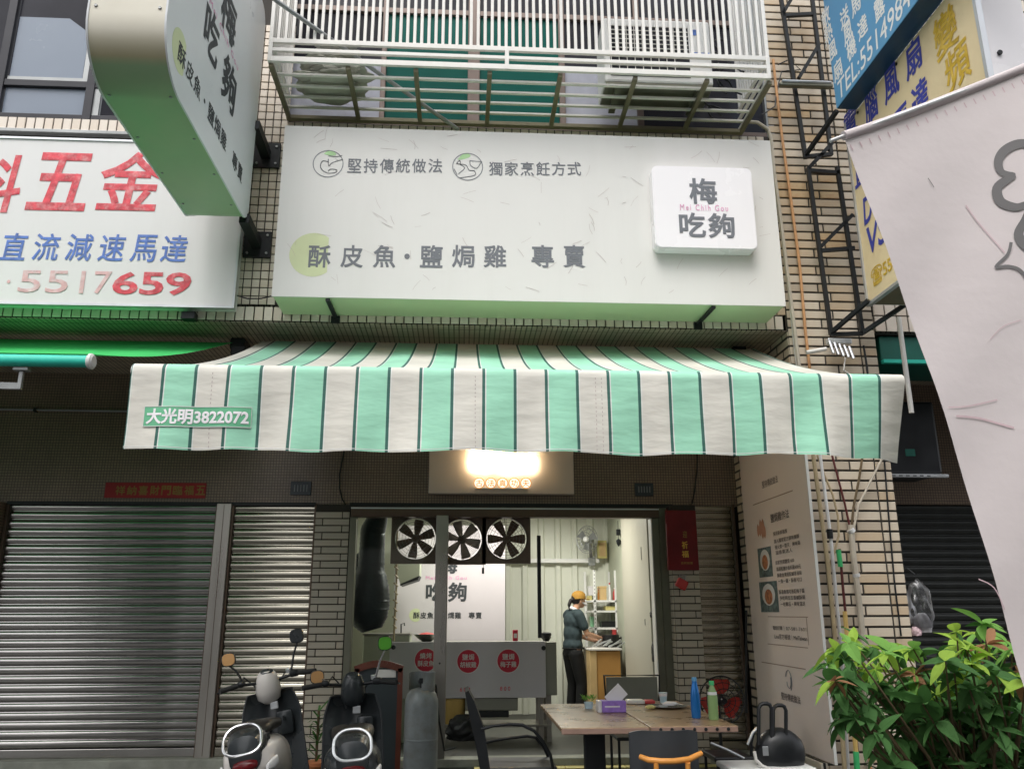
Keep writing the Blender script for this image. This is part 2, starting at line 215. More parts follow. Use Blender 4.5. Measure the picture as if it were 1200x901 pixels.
# ---------------------------------------------------------------- mesh building
class MB:
    def __init__(s): s.v = []; s.f = []
    def quad(s, a, b, c, d): i = len(s.v); s.v += [Vector(a), Vector(b), Vector(c), Vector(d)]; s.f.append((i, i+1, i+2, i+3)); return s
    def poly(s, pts): i = len(s.v); s.v += [Vector(p) for p in pts]; s.f.append(tuple(range(i, i+len(pts)))); return s
    def box(s, x0, x1, y0, y1, z0, z1, b=0.0, seg=2):
        if x0 > x1: x0, x1 = x1, x0
        if y0 > y1: y0, y1 = y1, y0
        if z0 > z1: z0, z1 = z1, z0
        if b <= 0:
            i = len(s.v)
            s.v += [Vector(p) for p in ((x0,y0,z0),(x1,y0,z0),(x1,y1,z0),(x0,y1,z0),(x0,y0,z1),(x1,y0,z1),(x1,y1,z1),(x0,y1,z1))]
            s.f += [tuple(i+k for k in q) for q in ((0,3,2,1),(4,5,6,7),(0,1,5,4),(1,2,6,5),(2,3,7,6),(3,0,4,7))]
            return s
        bm = bmesh.new(); bmesh.ops.create_cube(bm, size=1.0)
        for v in bm.verts: v.co = Vector(((x0+x1)/2+v.co.x*(x1-x0), (y0+y1)/2+v.co.y*(y1-y0), (z0+z1)/2+v.co.z*(z1-z0)))
        bmesh.ops.bevel(bm, geom=bm.edges[:], offset=min(b, .49*min(x1-x0, y1-y0, z1-z0)), segments=seg, profile=.5, affect='EDGES')
        s.bm(bm); return s
    def bm(s, bm, mx=None):
        i = len(s.v); bm.verts.index_update()
        s.v += [(mx @ v.co) if mx else v.co.copy() for v in bm.verts]; s.f += [tuple(i+v.index for v in f.verts) for f in bm.faces]; bm.free(); return s
    def bar(s, a, b, w, h=None, up=(0, 0, 1)):
        """rectangular bar from a to b"""
        a, b = Vector(a), Vector(b); h = h or w; d = (b-a).normalized(); u = Vector(up)
        if abs(d.dot(u)) > .95: u = Vector((0, 1, 0))
        r = d.cross(u).normalized()*w/2; u = r.cross(d).normalized()*h/2; i = len(s.v)
        for p in (a, b): s.v += [p-r-u, p+r-u, p+r+u, p-r+u]
        s.f += [tuple(i+k for k in q) for q in ((3,2,1,0),(4,5,6,7),(0,1,5,4),(1,2,6,5),(2,3,7,6),(3,0,4,7))]; return s
    def tube(s, pts, r, n=8, closed=False, caps=True):
        pts = [Vector(p) for p in pts]; N = len(pts); rs = r if isinstance(r, (list, tuple)) else [r]*N
        t0 = (pts[1]-pts[0]).normalized(); u = Vector((0, 0, 1)) if abs(t0.z) < .9 else Vector((1, 0, 0)); u = (u-t0*u.dot(t0)).normalized(); i0 = len(s.v)
        for k in range(N):
            if closed: t = pts[(k+1) % N]-pts[k-1]
            else: t = pts[min(k+1, N-1)]-pts[max(k-1, 0)]
            t.normalize(); u = (u-t*u.dot(t)); u.normalize(); w = t.cross(u)
            for j in range(n): a = 2*pi*j/n; s.v.append(pts[k]+(u*cos(a)+w*sin(a))*rs[k])
        for k in range(N if closed else N-1):
            A = i0+k*n; B = i0+((k+1) % N)*n
            for j in range(n): s.f.append((A+j, A+(j+1) % n, B+(j+1) % n, B+j))
        if caps and not closed: s.f.append(tuple(i0+j for j in range(n-1, -1, -1))); s.f.append(tuple(i0+(N-1)*n+j for j in range(n)))
        return s
    def lathe(s, c, prof, n=20, axis='Z', sx=1.0, sy=1.0):
        """prof: list of (radius, height) pairs"""
        c = Vector(c); i0 = len(s.v)
        for r, h in prof:
            for j in range(n):
                a = 2*pi*j/n; p = (r*cos(a)*sx, r*sin(a)*sy, h)
                if axis == 'Y': p = (p[0], h, p[1])
                if axis == 'X': p = (h, p[0], p[1])
                s.v.append(c+Vector(p))
        for k in range(len(prof)-1):
            A = i0+k*n; B = A+n
            for j in range(n): s.f.append((A+j, A+(j+1) % n, B+(j+1) % n, B+j))
        s.f.append(tuple(i0+j for j in range(n-1, -1, -1))); s.f.append(tuple(i0+(len(prof)-1)*n+j for j in range(n))); return s
    def loft(s, secs, n=20):
        """secs: (y, x, z, half width, half height, squareness)"""
        i0 = len(s.v)
        for y, x, z, hw, hh, q in secs:
            for j in range(n):
                a = 2*pi*j/n; cx, cz = cos(a), sin(a)
                s.v.append(Vector((x+hw*math.copysign(abs(cx)**q, cx), y, z+hh*math.copysign(abs(cz)**q, cz))))
        for k in range(len(secs)-1):
            A = i0+k*n; B = A+n
            for j in range(n): s.f.append((A+j, B+j, B+(j+1) % n, A+(j+1) % n))
        s.f.append(tuple(i0+j for j in range(n))); s.f.append(tuple(i0+(len(secs)-1)*n+j for j in range(n-1, -1, -1))); return s
    def ball(s, c, rx, ry=None, rz=None, sub=2):
        bm = bmesh.new(); bmesh.ops.create_icosphere(bm, subdivisions=sub, radius=1); s.bm(bm, Matrix.Translation(Vector(c)) @ Matrix.Diagonal((rx, ry or rx, rz or rx, 1))); return s
    def xf(s, mx): s.v = [mx @ v for v in s.v]; return s
    def join(s, o): i = len(s.v); s.v += o.v; s.f += [tuple(i+k for k in q) for q in o.f]; return s
ORG = {}
def mesh_of(name, mb, mat, org=Vector((0, 0, 0)), smooth=None):
    me = bpy.data.meshes.new(name); me.from_pydata([tuple(v-org) for v in mb.v], [], mb.f); me.materials.append(MT[mat] if isinstance(mat, str) else mat)
    bm = bmesh.new(); bm.from_mesh(me); bmesh.ops.recalc_face_normals(bm, faces=bm.faces[:]); bm.to_mesh(me); bm.free()
    if smooth:
        me.polygons.foreach_set('use_smooth', [True]*len(me.polygons))
        me.set_sharp_from_angle(angle=radians(smooth if smooth is not True else 40))
    me.update(); return me
def obj(name, mb, mat, parent=None, smooth=None, label=None):
    org = ORG.get(parent.name, Vector((0, 0, 0))) if parent else Vector((0, 0, 0))
    me = mesh_of(name, mb, mat, org, smooth); o = bpy.data.objects.new(name, me); COL.objects.link(o)
    if parent: o.parent = parent
    ORG[o.name] = org
    if label: o['label'] = label
    return o
def thing(name, label, cat, loc=(0, 0, 0), group=None, local=False, rz=0.0):
    o = bpy.data.objects.new(name, None); COL.objects.link(o); o.location = loc; o.rotation_euler = (0, 0, rz); o.empty_display_size = .1
    o['label'] = label; o['category'] = cat
    if group: o['group'] = group
    ORG[o.name] = Vector((0, 0, 0)) if local else Vector(loc)
    return o
def tag(o, label, cat, group=None):
    o['label'] = label; o['category'] = cat
    if group: o['group'] = group
    return o
def struct(name, mb, mat, kind='structure', smooth=None): o = obj(name, mb, mat, None, smooth); o['kind'] = kind; return o
CACHE = {}
def piece(name, parent, dims, mat, center, bev=.003, jit=.0015):
    """a small bevelled block part that shares its mesh with its like"""
    k = (name, tuple(round(d, 3) for d in dims), mat)
    if k not in CACHE: CACHE[k] = mesh_of(name, slab(*dims, bev), mat)
    o = bpy.data.objects.new(name, CACHE[k]); COL.objects.link(o); o.parent = parent
    c = Vector(center)-ORG[parent.name]; o.location = (c.x, c.y+random.uniform(-jit, jit), c.z); return o
def slab(w, d, h, b):
    """12-26 triangle block with a chamfered front face (front is -Y)"""
    m = MB(); x, y, z = w/2, d/2, h/2
    m.v = [Vector(p) for p in ((-x,y,-z),(x,y,-z),(x,y,z),(-x,y,z),(-x,-y+b,-z),(x,-y+b,-z),(x,-y+b,z),(-x,-y+b,z),(-x+b,-y,-z+b),(x-b,-y,-z+b),(x-b,-y,z-b),(-x+b,-y,z-b))]
    m.f = [(0,3,2,1),(0,1,5,4),(1,2,6,5),(2,3,7,6),(3,0,4,7),(4,5,9,8),(5,6,10,9),(6,7,11,10),(7,4,8,11),(8,9,10,11)]
    return m
def text(name, body, O, r, u, w, h, mat, parent, bold=.0, depth=.0, space=1.0, shear=0.0, each=None):
    c = bpy.data.curves.new('tmp', 'FONT'); c.body = body; c.bevel_depth = bold*.62; c.bevel_resolution = 0; c.extrude = 0.0; c.space_character = space; c.shear = shear; c.resolution_u = 3
    t = bpy.data.objects.new('tmp', c); COL.objects.link(t); dg = bpy.context.evaluated_depsgraph_get(); me = bpy.data.meshes.new_from_object(t.evaluated_get(dg))
    if len(body) == 1 and name in ('lettering','red_lettering','blue_lettering','number'): name = 'digit' if body.isdigit() else 'glyph'
    vs = [v.co.copy() for v in me.vertices]; fs = [tuple(p.vertices) for p in me.polygons]
    bpy.data.objects.remove(t); bpy.data.curves.remove(c); bpy.data.meshes.remove(me)
    if not vs: return None
    x0 = min(v.x for v in vs); x1 = max(v.x for v in vs); y0 = min(v.y for v in vs); y1 = max(v.y for v in vs)
    O, r, u = Vector(O), Vector(r).normalized(), Vector(u).normalized(); nrm = r.cross(u)
    mb = MB(); mb.v = [O+r*((v.x-x0)/(x1-x0)*w)+u*((v.y-y0)/max(1e-6, (y1-y0))*h)+nrm*(v.z*h*.12) for v in vs]; mb.f = fs
    if depth > 0:
        n = len(mb.v); mb.v += [v+nrm*depth for v in mb.v]; ec = {}
        for f in fs:
            for a, b in zip(f, f[1:]+f[:1]): ec[(a, b)] = 1
        side = [(a, b, b+n, a+n) for (a, b) in ec if (b, a) not in ec]
        mb.f = fs+[tuple(i+n for i in f) for f in fs]+side
    org = ORG.get(parent.name, Vector((0, 0, 0))); me = bpy.data.meshes.new(name); me.from_pydata([tuple(v-org) for v in mb.v], [], mb.f); me.materials.append(MT[mat])
    o = bpy.data.objects.new(name, me); COL.objects.link(o); o.parent = parent; ORG[o.name] = org; return o
XR, ZU = (1, 0, 0), (0, 0, 1)
def textp(name, body, x0, y0, x1, y1, yp, mat, parent, bold=.0, depth=.0, space=1.0, shear=0.0):
    """lettering on a wall-parallel face at depth yp, measured between two corners in the photograph"""
    xm, ym = (x0+x1)/2, (y0+y1)/2; A = PY(x0, ym, yp); B = PY(x1, ym, yp); T = PY(xm, y0, yp); D = PY(xm, y1, yp)
    return text(name, body, (A.x, yp, D.z), XR, ZU, B.x-A.x, T.z-D.z, mat, parent, bold, depth, space, shear)
def spaced(name, body, x0, y0, x1, y1, yp, mat, parent, bold=0.02, depth=0.0):
    """a row of evenly spaced square glyphs; glyph k is centred between the ends; ends are the first and last glyph centres"""
    n = len(body); parts = []; h = y1-y0; cen = x0 if isinstance(x0, (list, tuple)) else None
    for k, ch in enumerate(body):
        if ch == ' ': continue
        cx = cen[k] if cen else x0+(x1-x0)*k/max(1, n-1); q = h*.5 if ch != '·' else h*.12; yy0, yy1 = (y0, y1) if ch != '·' else ((y0+y1)/2-h*.12, (y0+y1)/2+h*.12)
        parts.append(textp(name, '●' if ch == '·' else ch, cx-q, yy0, cx+q, yy1, yp, mat, parent, bold, depth))
    return parts
def joinobjs(parts, name):
    parts = [p for p in parts if p]; a = parts[0]; mb = MB()
    for p in parts:
        i = len(mb.v); mb.v += [v.co.copy() for v in p.data.vertices]; mb.f += [tuple(i+k for k in q.vertices) for q in p.data.polygons]
    me = bpy.data.meshes.new(name); me.from_pydata([tuple(v) for v in mb.v], [], mb.f); me.materials.append(a.data.materials[0]); a.data = me
    for p in parts[1:]: bpy.data.objects.remove(p)
    a.name = name; return a
def row_x(name, body, X, y0, y1, z0, z1, mat, parent, bold=.02, dirn=1, depth=0.0):
    """a row of square glyphs on a face square to the wall, running along the depth"""
    n = len(body); parts = []; L = y1-y0; h = z1-z0
    for k, ch in enumerate(body):
        if ch == ' ': continue
        c = y0+L*k/max(1, n-1); q = h*.5 if ch != '·' else h*.12; zc = (z0+z1)/2
        parts.append(text(name, '●' if ch == '·' else ch, (X, c-dirn*q, zc-q), (0, dirn, 0), ZU, 2*q, 2*q, mat, parent, bold, depth))
    return parts
def disc(mb, c, r, n=32, nrm='Y', th=.004, inner=None):
    """flat disc or ring lying parallel to the wall"""
    c = Vector(c); A = [c+Vector((r*cos(2*pi*j/n), 0, r*sin(2*pi*j/n))) for j in range(n)]
    if inner:
        B = [c+Vector((inner*cos(2*pi*j/n), 0, inner*sin(2*pi*j/n))) for j in range(n)]
        for j in range(n): k = (j+1) % n; mb.quad(A[j], A[k], B[k], B[j])
    else: mb.poly(A)
    return mb
def remesh(mb, vox=.012, it=4):
    me = bpy.data.meshes.new('t'); me.from_pydata([tuple(v) for v in mb.v], [], mb.f); o = bpy.data.objects.new('t', me); COL.objects.link(o)
    r = o.modifiers.new('r', 'REMESH'); r.mode = 'VOXEL'; r.voxel_size = vox; s_ = o.modifiers.new('s', 'SMOOTH'); s_.iterations = it; s_.factor = .5
    dg = bpy.context.evaluated_depsgraph_get(); m2 = bpy.data.meshes.new_from_object(o.evaluated_get(dg)); out = MB(); out.v = [v.co.copy() for v in m2.vertices]; out.f = [tuple(p.vertices) for p in m2.polygons]
    bpy.data.objects.remove(o); return out
def arc(c, r, a0, a1, n, pl='XZ', ry=None):
    out = []
    for k in range(n+1):
        a = radians(a0+(a1-a0)*k/n); p, q = r*cos(a), (ry or r)*sin(a)
        out.append(Vector(c)+(Vector((p, 0, q)) if pl == 'XZ' else Vector((p, q, 0)) if pl == 'XY' else Vector((0, p, q))))
    return out
def rrect(cx, cz, w, h, r, n=6, y=0.0):
    """rounded rectangle outline in the XZ plane; r = radii (br, tr, tl, bl)"""
    if not isinstance(r, (tuple, list)): r = (r,)*4
    pts = []
    for (sx, sz, a0), q in zip(((1, -1, -90), (1, 1, 0), (-1, 1, 90), (-1, -1, 180)), r):
        for k in range(n+1): a = radians(a0+90*k/n); pts.append(Vector((cx+sx*(w/2-q)+q*cos(a), y, cz+sz*(h/2-q)+q*sin(a))))
    return pts
def extrude(mb, pts, d):
    n = len(pts); i = len(mb.v); d = Vector(d); mb.v += [Vector(p) for p in pts]+[Vector(p)+d for p in pts]
    mb.f += [tuple(range(i, i+n)), tuple(range(i+2*n-1, i+n-1, -1))]+[(i+k, i+(k+1) % n, i+n+(k+1) % n, i+n+k) for k in range(n)]; return mb

# ================================================================ SETTING
struct('street', MB().quad((-400,-600,0),(400,-600,0),(400,-3.5,0),(-400,-3.5,0)), 'asphalt')
struct('arcade_floor', MB().box(-40,40,-3.5,.25,-.1,.12,.012), 'paving')
struct('ground', MB().quad((-400,-3.5,-.12),(400,-3.5,-.12),(400,600,-.12),(-400,600,-.12)), 'asphalt')
tp = thing('tactile_strip', 'yellow tactile paving strip set in the arcade floor', 'paving strip', (1.6,-.1,.12))
for i in range(14):
    x = .3+i*.3
    o = piece('tactile_tile', tp, (.292,.292,.012), 'tactile', (x,-.1,.127), .003, 0)
struct('threshold', MB().box(-9,-1.57,-.14,.1,.1,.235,.01).box(2.5,2.99,-.14,.1,.1,.235,.01).box(3.89,9,-.14,.1,.1,.235,.01), 'conc')
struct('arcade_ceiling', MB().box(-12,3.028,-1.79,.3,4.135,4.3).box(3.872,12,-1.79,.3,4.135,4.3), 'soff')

# ---- lower shop wall with mosaic
lw = thing('mosaic_lintel_wall', 'dark brown mosaic tiled wall above the shutters and shop front', 'wall', (-3,0,2.7))
obj('lintel', MB().box(-12,3.028,0,.25,2.72,4.134), 'mos', lw)
obj('lintel_trim', MB().box(-4.75,-1.56,-.02,.05,2.70,2.735).box(-1.2,2.3,-.025,.05,2.695,2.735), 'black', lw)
for x0,y0,x1,y1 in ((341,564,364,580),(744,566,766,581)):
    a=PY(x0,y0,-.02); b=PY(x1,y1,-.02)
    pq = thing('house_number_plate', 'small dark blue plate on the mosaic wall above the left shutter' if x0<500 else 'small dark blue plate on the mosaic wall right of the lit sign', 'plate', ((a.x+b.x)/2,-.02,b.z))
    obj('plate', MB().box(a.x,b.x,-.022,-.001,b.z,a.z,.004), 'plaque', pq)
    cx=(a.x+b.x)/2; cz=(a.z+b.z)/2; w=(b.x-a.x)/2; h=(a.z-b.z)/2
    g = MB()
    for k in range(-2,3): g.box(cx+k*w*.3-.006,cx+k*w*.3+.006,-.0245,-.0215,cz-h*.5,cz+h*.5)
    obj('plate_relief', g, 'line', pq)
tag(obj('wall_cable', MB().tube([PY(x,y,-.03) for x,y in ((404,525),(401,540),(398,556),(398,572),(401,585),(405,591))], .008), 'black', None, 40), 'thin black cable drooping down the mosaic wall above the left tiled pier', 'cable')
tag(obj('wall_cable', MB().tube([PY(x,y,-.03) for x,y in ((817,528),(817,548),(814,575),(811,590))], .007), 'black', None, 40), 'thin black cable hanging above the right tiled pier', 'cable')
lw2 = thing('neighbour_lintel_wall', 'dark tiled wall above the shutter right of the big column', 'wall', (6,0,2.7))
obj('lintel', MB().box(3.872,12,0,.25,2.75,4.134), 'mos', lw2)
obj('jamb', MB().box(3.872,4.35,0,.25,.1,2.75), 'mos', lw2)

# ---- roller shutters
def slat_mesh(x0, x1, pitch):
    m = MB(); prof = []
    for k in range(9): a = radians(-78+156*k/8); prof.append((-.017*cos(a)*1.0, pitch*.43*sin(a)))
    prof += [(-.002, pitch*.44),(-.002, pitch*.56),(.004, pitch*.56),(.004,-pitch*.43)]
    n = len(prof); segs = max(2, int((x1-x0)/.35)); rows = []
    for s_ in range(segs+1):
        x = x0+(x1-x0)*s_/segs
        for y, z in prof: m.v.append(Vector((x-x0, y, z)))
    for s_ in range(segs):
        for j in range(n): A=s_*n; B=A+n; m.f.append((A+j, B+j, B+(j+1)%n, A+(j+1)%n))
    return m
def shutter(x0, x1, z0, z1, label, mat, y=.03, pitch=.083, dents=True):
    t = thing('roller_shutter', label, 'shutter', ((x0+x1)/2, y, z0), 'closed roller shutters')
    n = int((z1-z0-.085)/pitch); pitch = (z1-z0-.085)/n; me = mesh_of('slat', slat_mesh(x0, x1, pitch), mat, smooth=50); c = ORG[t.name]
    for k in range(n):
        o = bpy.data.objects.new('slat', me); COL.objects.link(o); o.parent = t
        o.location = (x0-c.x, random.uniform(-.002,.002), .085+pitch*(k+.5)); o.rotation_euler = (random.uniform(-.03,.03), random.uniform(-.0006,.0006), random.uniform(-.004,.004))
    obj('bottom_rail', MB().box(x0,x1,y-.025,y+.015,z0,z0+.085,.006), mat, t)
    obj('guide_rail', MB().box(x0-.03,x0,y-.05,y+.03,z0,z1,.004), 'brownal', t); obj('guide_rail', MB().box(x1,x1+.03,y-.05,y+.03,z0,z1,.004), 'brownal', t)
    obj('light_stop', MB().box(x0-.1,x1+.1,.2,.3,.1,z1+.1), 'oppod', t)  # added dark panel, stops light leaking through behind the slats
    return t
shutter(-4.72, -2.60, .235, 2.72, 'widest closed steel roller shutter at the far left', 'slat')
shutter(-2.41, -1.57, .235, 2.72, 'closed steel roller shutter between the steel post and the left tiled pier', 'slat_w')
shutter(2.52, 2.96, .235, 2.74, 'narrow closed roller shutter between the right tiled pier and the menu board', 'slat_w')
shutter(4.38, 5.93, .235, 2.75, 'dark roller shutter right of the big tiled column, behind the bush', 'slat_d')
sp_ = thing('steel_post', 'wide stainless steel post between the two left shutters', 'post', (-2.5,0,.12))
obj('post', MB().box(-2.585,-2.43,-.05,.05,.2,2.72,.008), 'stainless', sp_)
obj('weld_seam', MB().box(-2.51,-2.505,-.0525,-.0495,.25,2.7), 'brownal', sp_)
lp = thing('left_pier', 'dark pier with a deep red paper strip at the far left edge', 'pier', (-4.9,0,.12))
obj('pier', MB().box(-5.3,-4.76,-.12,.2,.1,2.72,.01), 'mos', lp)
cp_ = thing('red_couplet', 'long deep red paper couplet on the pier at the far left edge', 'couplet', (-4.9,-.13,1.2))
obj('paper', MB().box(-5.02,-4.80,-.126,-.121,1.1,2.65), 'reddk', cp_)
for k in range(5): text('glyph', '迎春接百福'[k], (-4.99,-.128,2.35-.28*k), XR, ZU, .16, .18, 'goldk', cp_)
shutter(-7.5, -5.35, .235, 2.72, 'closed steel roller shutter beyond the far left pier', 'slat')

# ---- tiled piers
def pier(x0, x1, yf, z0, z1, label, rp, th=.058, mats=('ptile','ptile_b')):
    t = thing('tiled_pier', label, 'pier', ((x0+x1)/2, yf, z0)); obj('core', MB().box(x0+.004,x1-.004,yf+.010,.2,z0,z1), 'grout', t)
    k = 0; z = z0
    while z+rp <= z1+.001:
        w = x1-x0; sp = x0+w*(.78 if k % 2 else .22)
        for a, b in ((x0, sp), (sp, x1)): piece('brick_tile', t, (b-a-.010, .014, rp-.011), mats[random.random()<.4], ((a+b)/2, yf+.006, z+rp/2))
        z += rp; k += 1
    return t
pier(-1.555, -1.19, -.03, .14, 2.71, 'beige brick tiled pier between the left shutter and the shop opening', .0735)
XA = PY(792,740,-.16).x; XB = PY(824,740,-.16).x
p2 = pier(XA, XB, -.16, .14, 2.71, 'beige brick tiled pier right of the shop opening, under the red plaque', .0735)
k = 0; z = .14
while z+.0735 < 2.71:
    o = piece('side_tile', p2, (.13, .010, .0625), 'ptile_b', (XA-.004, -.085, z+.037)); o.rotation_euler = (0,0,-pi/2); z += .0735

# ---- big column with tan tiles
XC0, XC1 = 3.03, 3.872
col = thing('tiled_column', 'tall tan tiled column between the shops, streaked with rust', 'column', (3.45,-1.8,.12))
obj('core', MB().box(XC0+.006,XC1-.006,-1.788,.25,.1,9.0), 'grout', col)
obj('side_tiling', MB().box(XC0,XC0+.01,-1.786,.0,.1,4.134).box(XC1-.01,XC1,-1.786,.0,.1,4.134), 'colside', col)
z = .30; k = 0
while z < 8.35:
    e = .075; j = .40 if k % 2 else .54
    xs = [XC0, XC0+.842*j, XC1-.155, XC1]
    for a, b in zip(xs, xs[1:]):
        mt = 'tan' if random.random() < .6 else 'tan_b'
        if 5.0 < z < 5.7 and .2 < a-XC0 < .5 and random.random() < .7: mt = 'tan_r'
        if 4.4 < z < 7 and a-XC0 < .5 and random.random() < .12: mt = 'tan_r'
        if random.random() < .22: mt = 'tan_g'
        if z < 4.1 and mt == 'tan' and random.random() < .75: mt = 'tan_b'
        piece('brick_tile', col, (b-a-.017, .016, .0715), mt, ((a+b)/2, -1.792, z+.045), .003)
    z += .09; k += 1
obj('upper_tiling', MB().box(XC0,XC1,-1.8,-1.786,8.37,9.0), 'tan', col)

# ---- upper walls
def band(t, x0, x1, z0, z1, w, mats=('tile','tile_b')):
    x = x0
    while x+w <= x1+.001:
        piece('band_tile', t, (w-.011,.014,z1-z0-.01), mats[random.random()<.5], (x+w/2,-1.796,(z0+z1)/2), .003); x += w
nw = thing('neighbour_upper_wall', 'cream square tiled upper wall of the left shop behind the red and blue lettered sign', 'wall', (-3.5,-1.8,4.13))
obj('core', MB().box(-12,-1.76,-1.79,-1.5,4.14,6.16).box(-2.34,-1.76,-1.79,-1.5,6.16,9), 'grout', nw)
band(nw, -5.2, -1.56, 4.145, 4.285, .0845); band(nw, -5.2, -2.2, 6.01, 6.155, .0845)
for r in range(36):
    for c in range(6): piece('square_tile', nw, (.066,.012,.073), ('tile','tile_b')[random.random()<.5], (-2.18+.038+c*.076, -1.795, 4.30+.042+r*.083), .003)
obj('ledge', MB().box(-12,-2.0,-1.86,-1.79,5.965,6.0,.004), 'frameg', nw)
uw = thing('shop_upper_wall', 'cream tiled band of wall behind the long white shop sign', 'wall', (.6,-1.8,4.13))
obj('core', MB().box(-1.755,3.02,-1.79,-1.5,4.14,6.20), 'grout', uw)
band(uw, -1.5665, 3.02, 4.145, 4.285, .0845); band(uw, -1.755, 3.02, 6.06, 6.195, .0845)
for r in range(21):
    for c in range(2): piece('square_tile', uw, (.076,.012,.073), ('tan','tan_b')[random.random()<.5], (2.858+.043+c*.086, -1.795, 4.29+.042+r*.083), .003)
nr = thing('right_upper_wall', 'cream tiled strip of wall right of the big column above the dark teal awning', 'wall', (6,-1.8,4.13))
obj('core', MB().box(3.875,12,-1.79,-1.5,4.13,9), 'grout', nr)
for r in range(3):
    for c in range(18): piece('band_tile', nr, (.098,.014,.15), ('tile','tile_b')[c%2], (3.88+.055+c*.11, -1.796, 4.145+.08+r*.162))
obj('upper_tiling', MB().box(3.875,12,-1.8,-1.786,4.64,9), 'sqr', nr)

# ---- windows upstairs, left neighbour
wl = thing('office_window', 'dark framed window at the top left with a pale blue blind behind the glass', 'window', (-3.9,-1.75,6.17))
f = MB()
for x in (-5.3,-4.52,-3.66,-2.98): f.box(x-.04,x+.04,-1.77,-1.68,6.17,8.6,.005)
for z in (6.19,6.56,8.55): f.box(-6.2,-2.36,-1.76,-1.685,z-.035,z+.035,.005)
obj('frame', f, 'framed', wl)
obj('inner_frame', MB().box(-4.47,-3.71,-1.74,-1.70,6.60,6.64).box(-3.76,-3.71,-1.74,-1.70,6.64,8.5).box(-3.62,-3.56,-1.75,-1.70,6.2,8.5), 'frameg', wl)
for a,b,c,d,mt in ((-5.26,-4.57,6.6,8.5,'darkpane'),(-5.26,-4.57,6.23,6.52,'darkpane'),(-3.55,-3.03,6.2,8.5,'darkpane'),(-2.93,-2.37,6.2,8.5,'darkpane'),(-4.47,-3.71,6.23,6.52,'skypane')):
    obj('pane', MB().box(a,b,-1.725,-1.715,c,d), mt, wl)
obj('pane', MB().box(-4.47,-3.76,-1.722,-1.712,6.64,8.5), 'darkpane', wl)
obj('blind', extrude(MB(), [Vector(p) for p in ((-4.46,-1.726,6.65),(-3.77,-1.726,6.65),(-3.77,-1.726,7.17),(-3.98,-1.726,7.33),(-4.46,-1.726,7.33))], (0,.003,0)), 'skypane', wl)

# ---- shop upstairs sliding windows behind the cage
wr = thing('sliding_window', 'wide upstairs sliding window with green panes and lilac curtains behind the cage', 'window', (.6,-1.75,6.2))
X1 = lambda px: PY(px,100,-1.74).x
f = MB()
for a,b in ((328,334),(446,452),(548,562),(655,662),(745,752),(896,900)): f.box(X1(a),X1(b),-1.77,-1.69,6.22,8.6,.004)
f.box(X1(328),X1(900),-1.775,-1.69,6.205,6.255,.004).box(X1(328),X1(900),-1.765,-1.70,7.52,7.58,.004)
obj('frame', f, 'frameb', wr)
for a,b,lo,hi in ((334,446,'curtain','darkpane'),(452,548,'greenpane','darkpane'),(562,655,'greenpane','darkpane'),(662,745,'curtain','darkpane'),(752,896,'darkpane','darkpane')):
    zc = 7.52 if lo == 'greenpane' else 6.98
    obj('pane', MB().box(X1(a),X1(b),-1.735,-1.725,6.255,zc), lo, wr)
    obj('pane', MB().box(X1(a),X1(b),-1.730,-1.72,zc+(.06 if zc>7.5 else .002),8.6), hi, wr)
obj('reveal', MB().box(-1.75,X1(328),-1.79,-1.5,6.2,8.6).box(X1(900),3.02,-1.79,-1.5,6.2,8.6), 'frameg', wr)

# ================================================================ BALCONY CAGE
cg = thing('window_cage', 'cream painted iron window cage with close vertical bars above the shop sign', 'window cage', (.5,-2.2,6.2))
BX0, BX1, BY, BZ = PY(314,72,-2.65).x, PY(903,92,-2.65).x, -2.65, 6.24
f = MB()
for z, h in ((6.265,.052),(6.36,.034),(6.452,.046)): f.box(BX0,BX1,BY-.015,BY+.015,z-h/2,z+h/2,.003)
for x in (BX0+.015, BX1-.015, (BX0+BX1)/2-.15): f.box(x-.018,x+.018,BY-.017,BY+.013,6.24,6.47,.003)
obj('front_rail', f, 'cage', cg)
n = int((BX1-BX0)/.063); barm = mesh_of('bar', MB().box(-.0135,.0135,-.0095,.0095,0,1.75,.003), 'cage')
for i in range(n+1):
    o = bpy.data.objects.new('bar', barm); COL.objects.link(o); o.parent = cg; x = BX0+.012+i*(BX1-BX0-.024)/n
    o.location = (x-.5, BY+2.2, 6.465-6.2); o.rotation_euler = (0, random.uniform(-.003,.003), random.uniform(-.1,.1)); o.scale = (1.25,1,1) if i in (0,n) else (1,1,1)
for X in (BX0+.01, BX1-.01):
    for i in range(12):
        o = bpy.data.objects.new('side_bar', barm); COL.objects.link(o); o.parent = cg; o.location = (X-.5, BY+2.2+.065*(i+1), .27)
    g = MB()
    for z in (6.255,6.36,6.455): g.box(X-.014,X+.014,BY+.016,-1.81,z-.014,z+.014,.003)
    obj('side_rail', g, 'cage', cg)
obj('top_rail', MB().box(BX0,BX1,BY-.015,BY+.015,8.2,8.24), 'cage', cg)
for px in (316,407,487,574,657,745,829,902):
    x = PY(px,86,BY).x
    obj('floor_joist', MB().box(x-.02,x+.02,BY+.016,-1.80,6.20,6.238,.003), 'cage_d', cg)
for i in range(4):
    y = -2.46+.165*i
    obj('floor_rod', MB().box(BX0+.03,BX1-.03,y-.015,y+.015,6.241,6.262,.003), 'cage', cg)
obj('wall_rail', MB().box(BX0,BX1,-1.86,-1.805,6.197,6.236,.003), 'cage_d', cg)
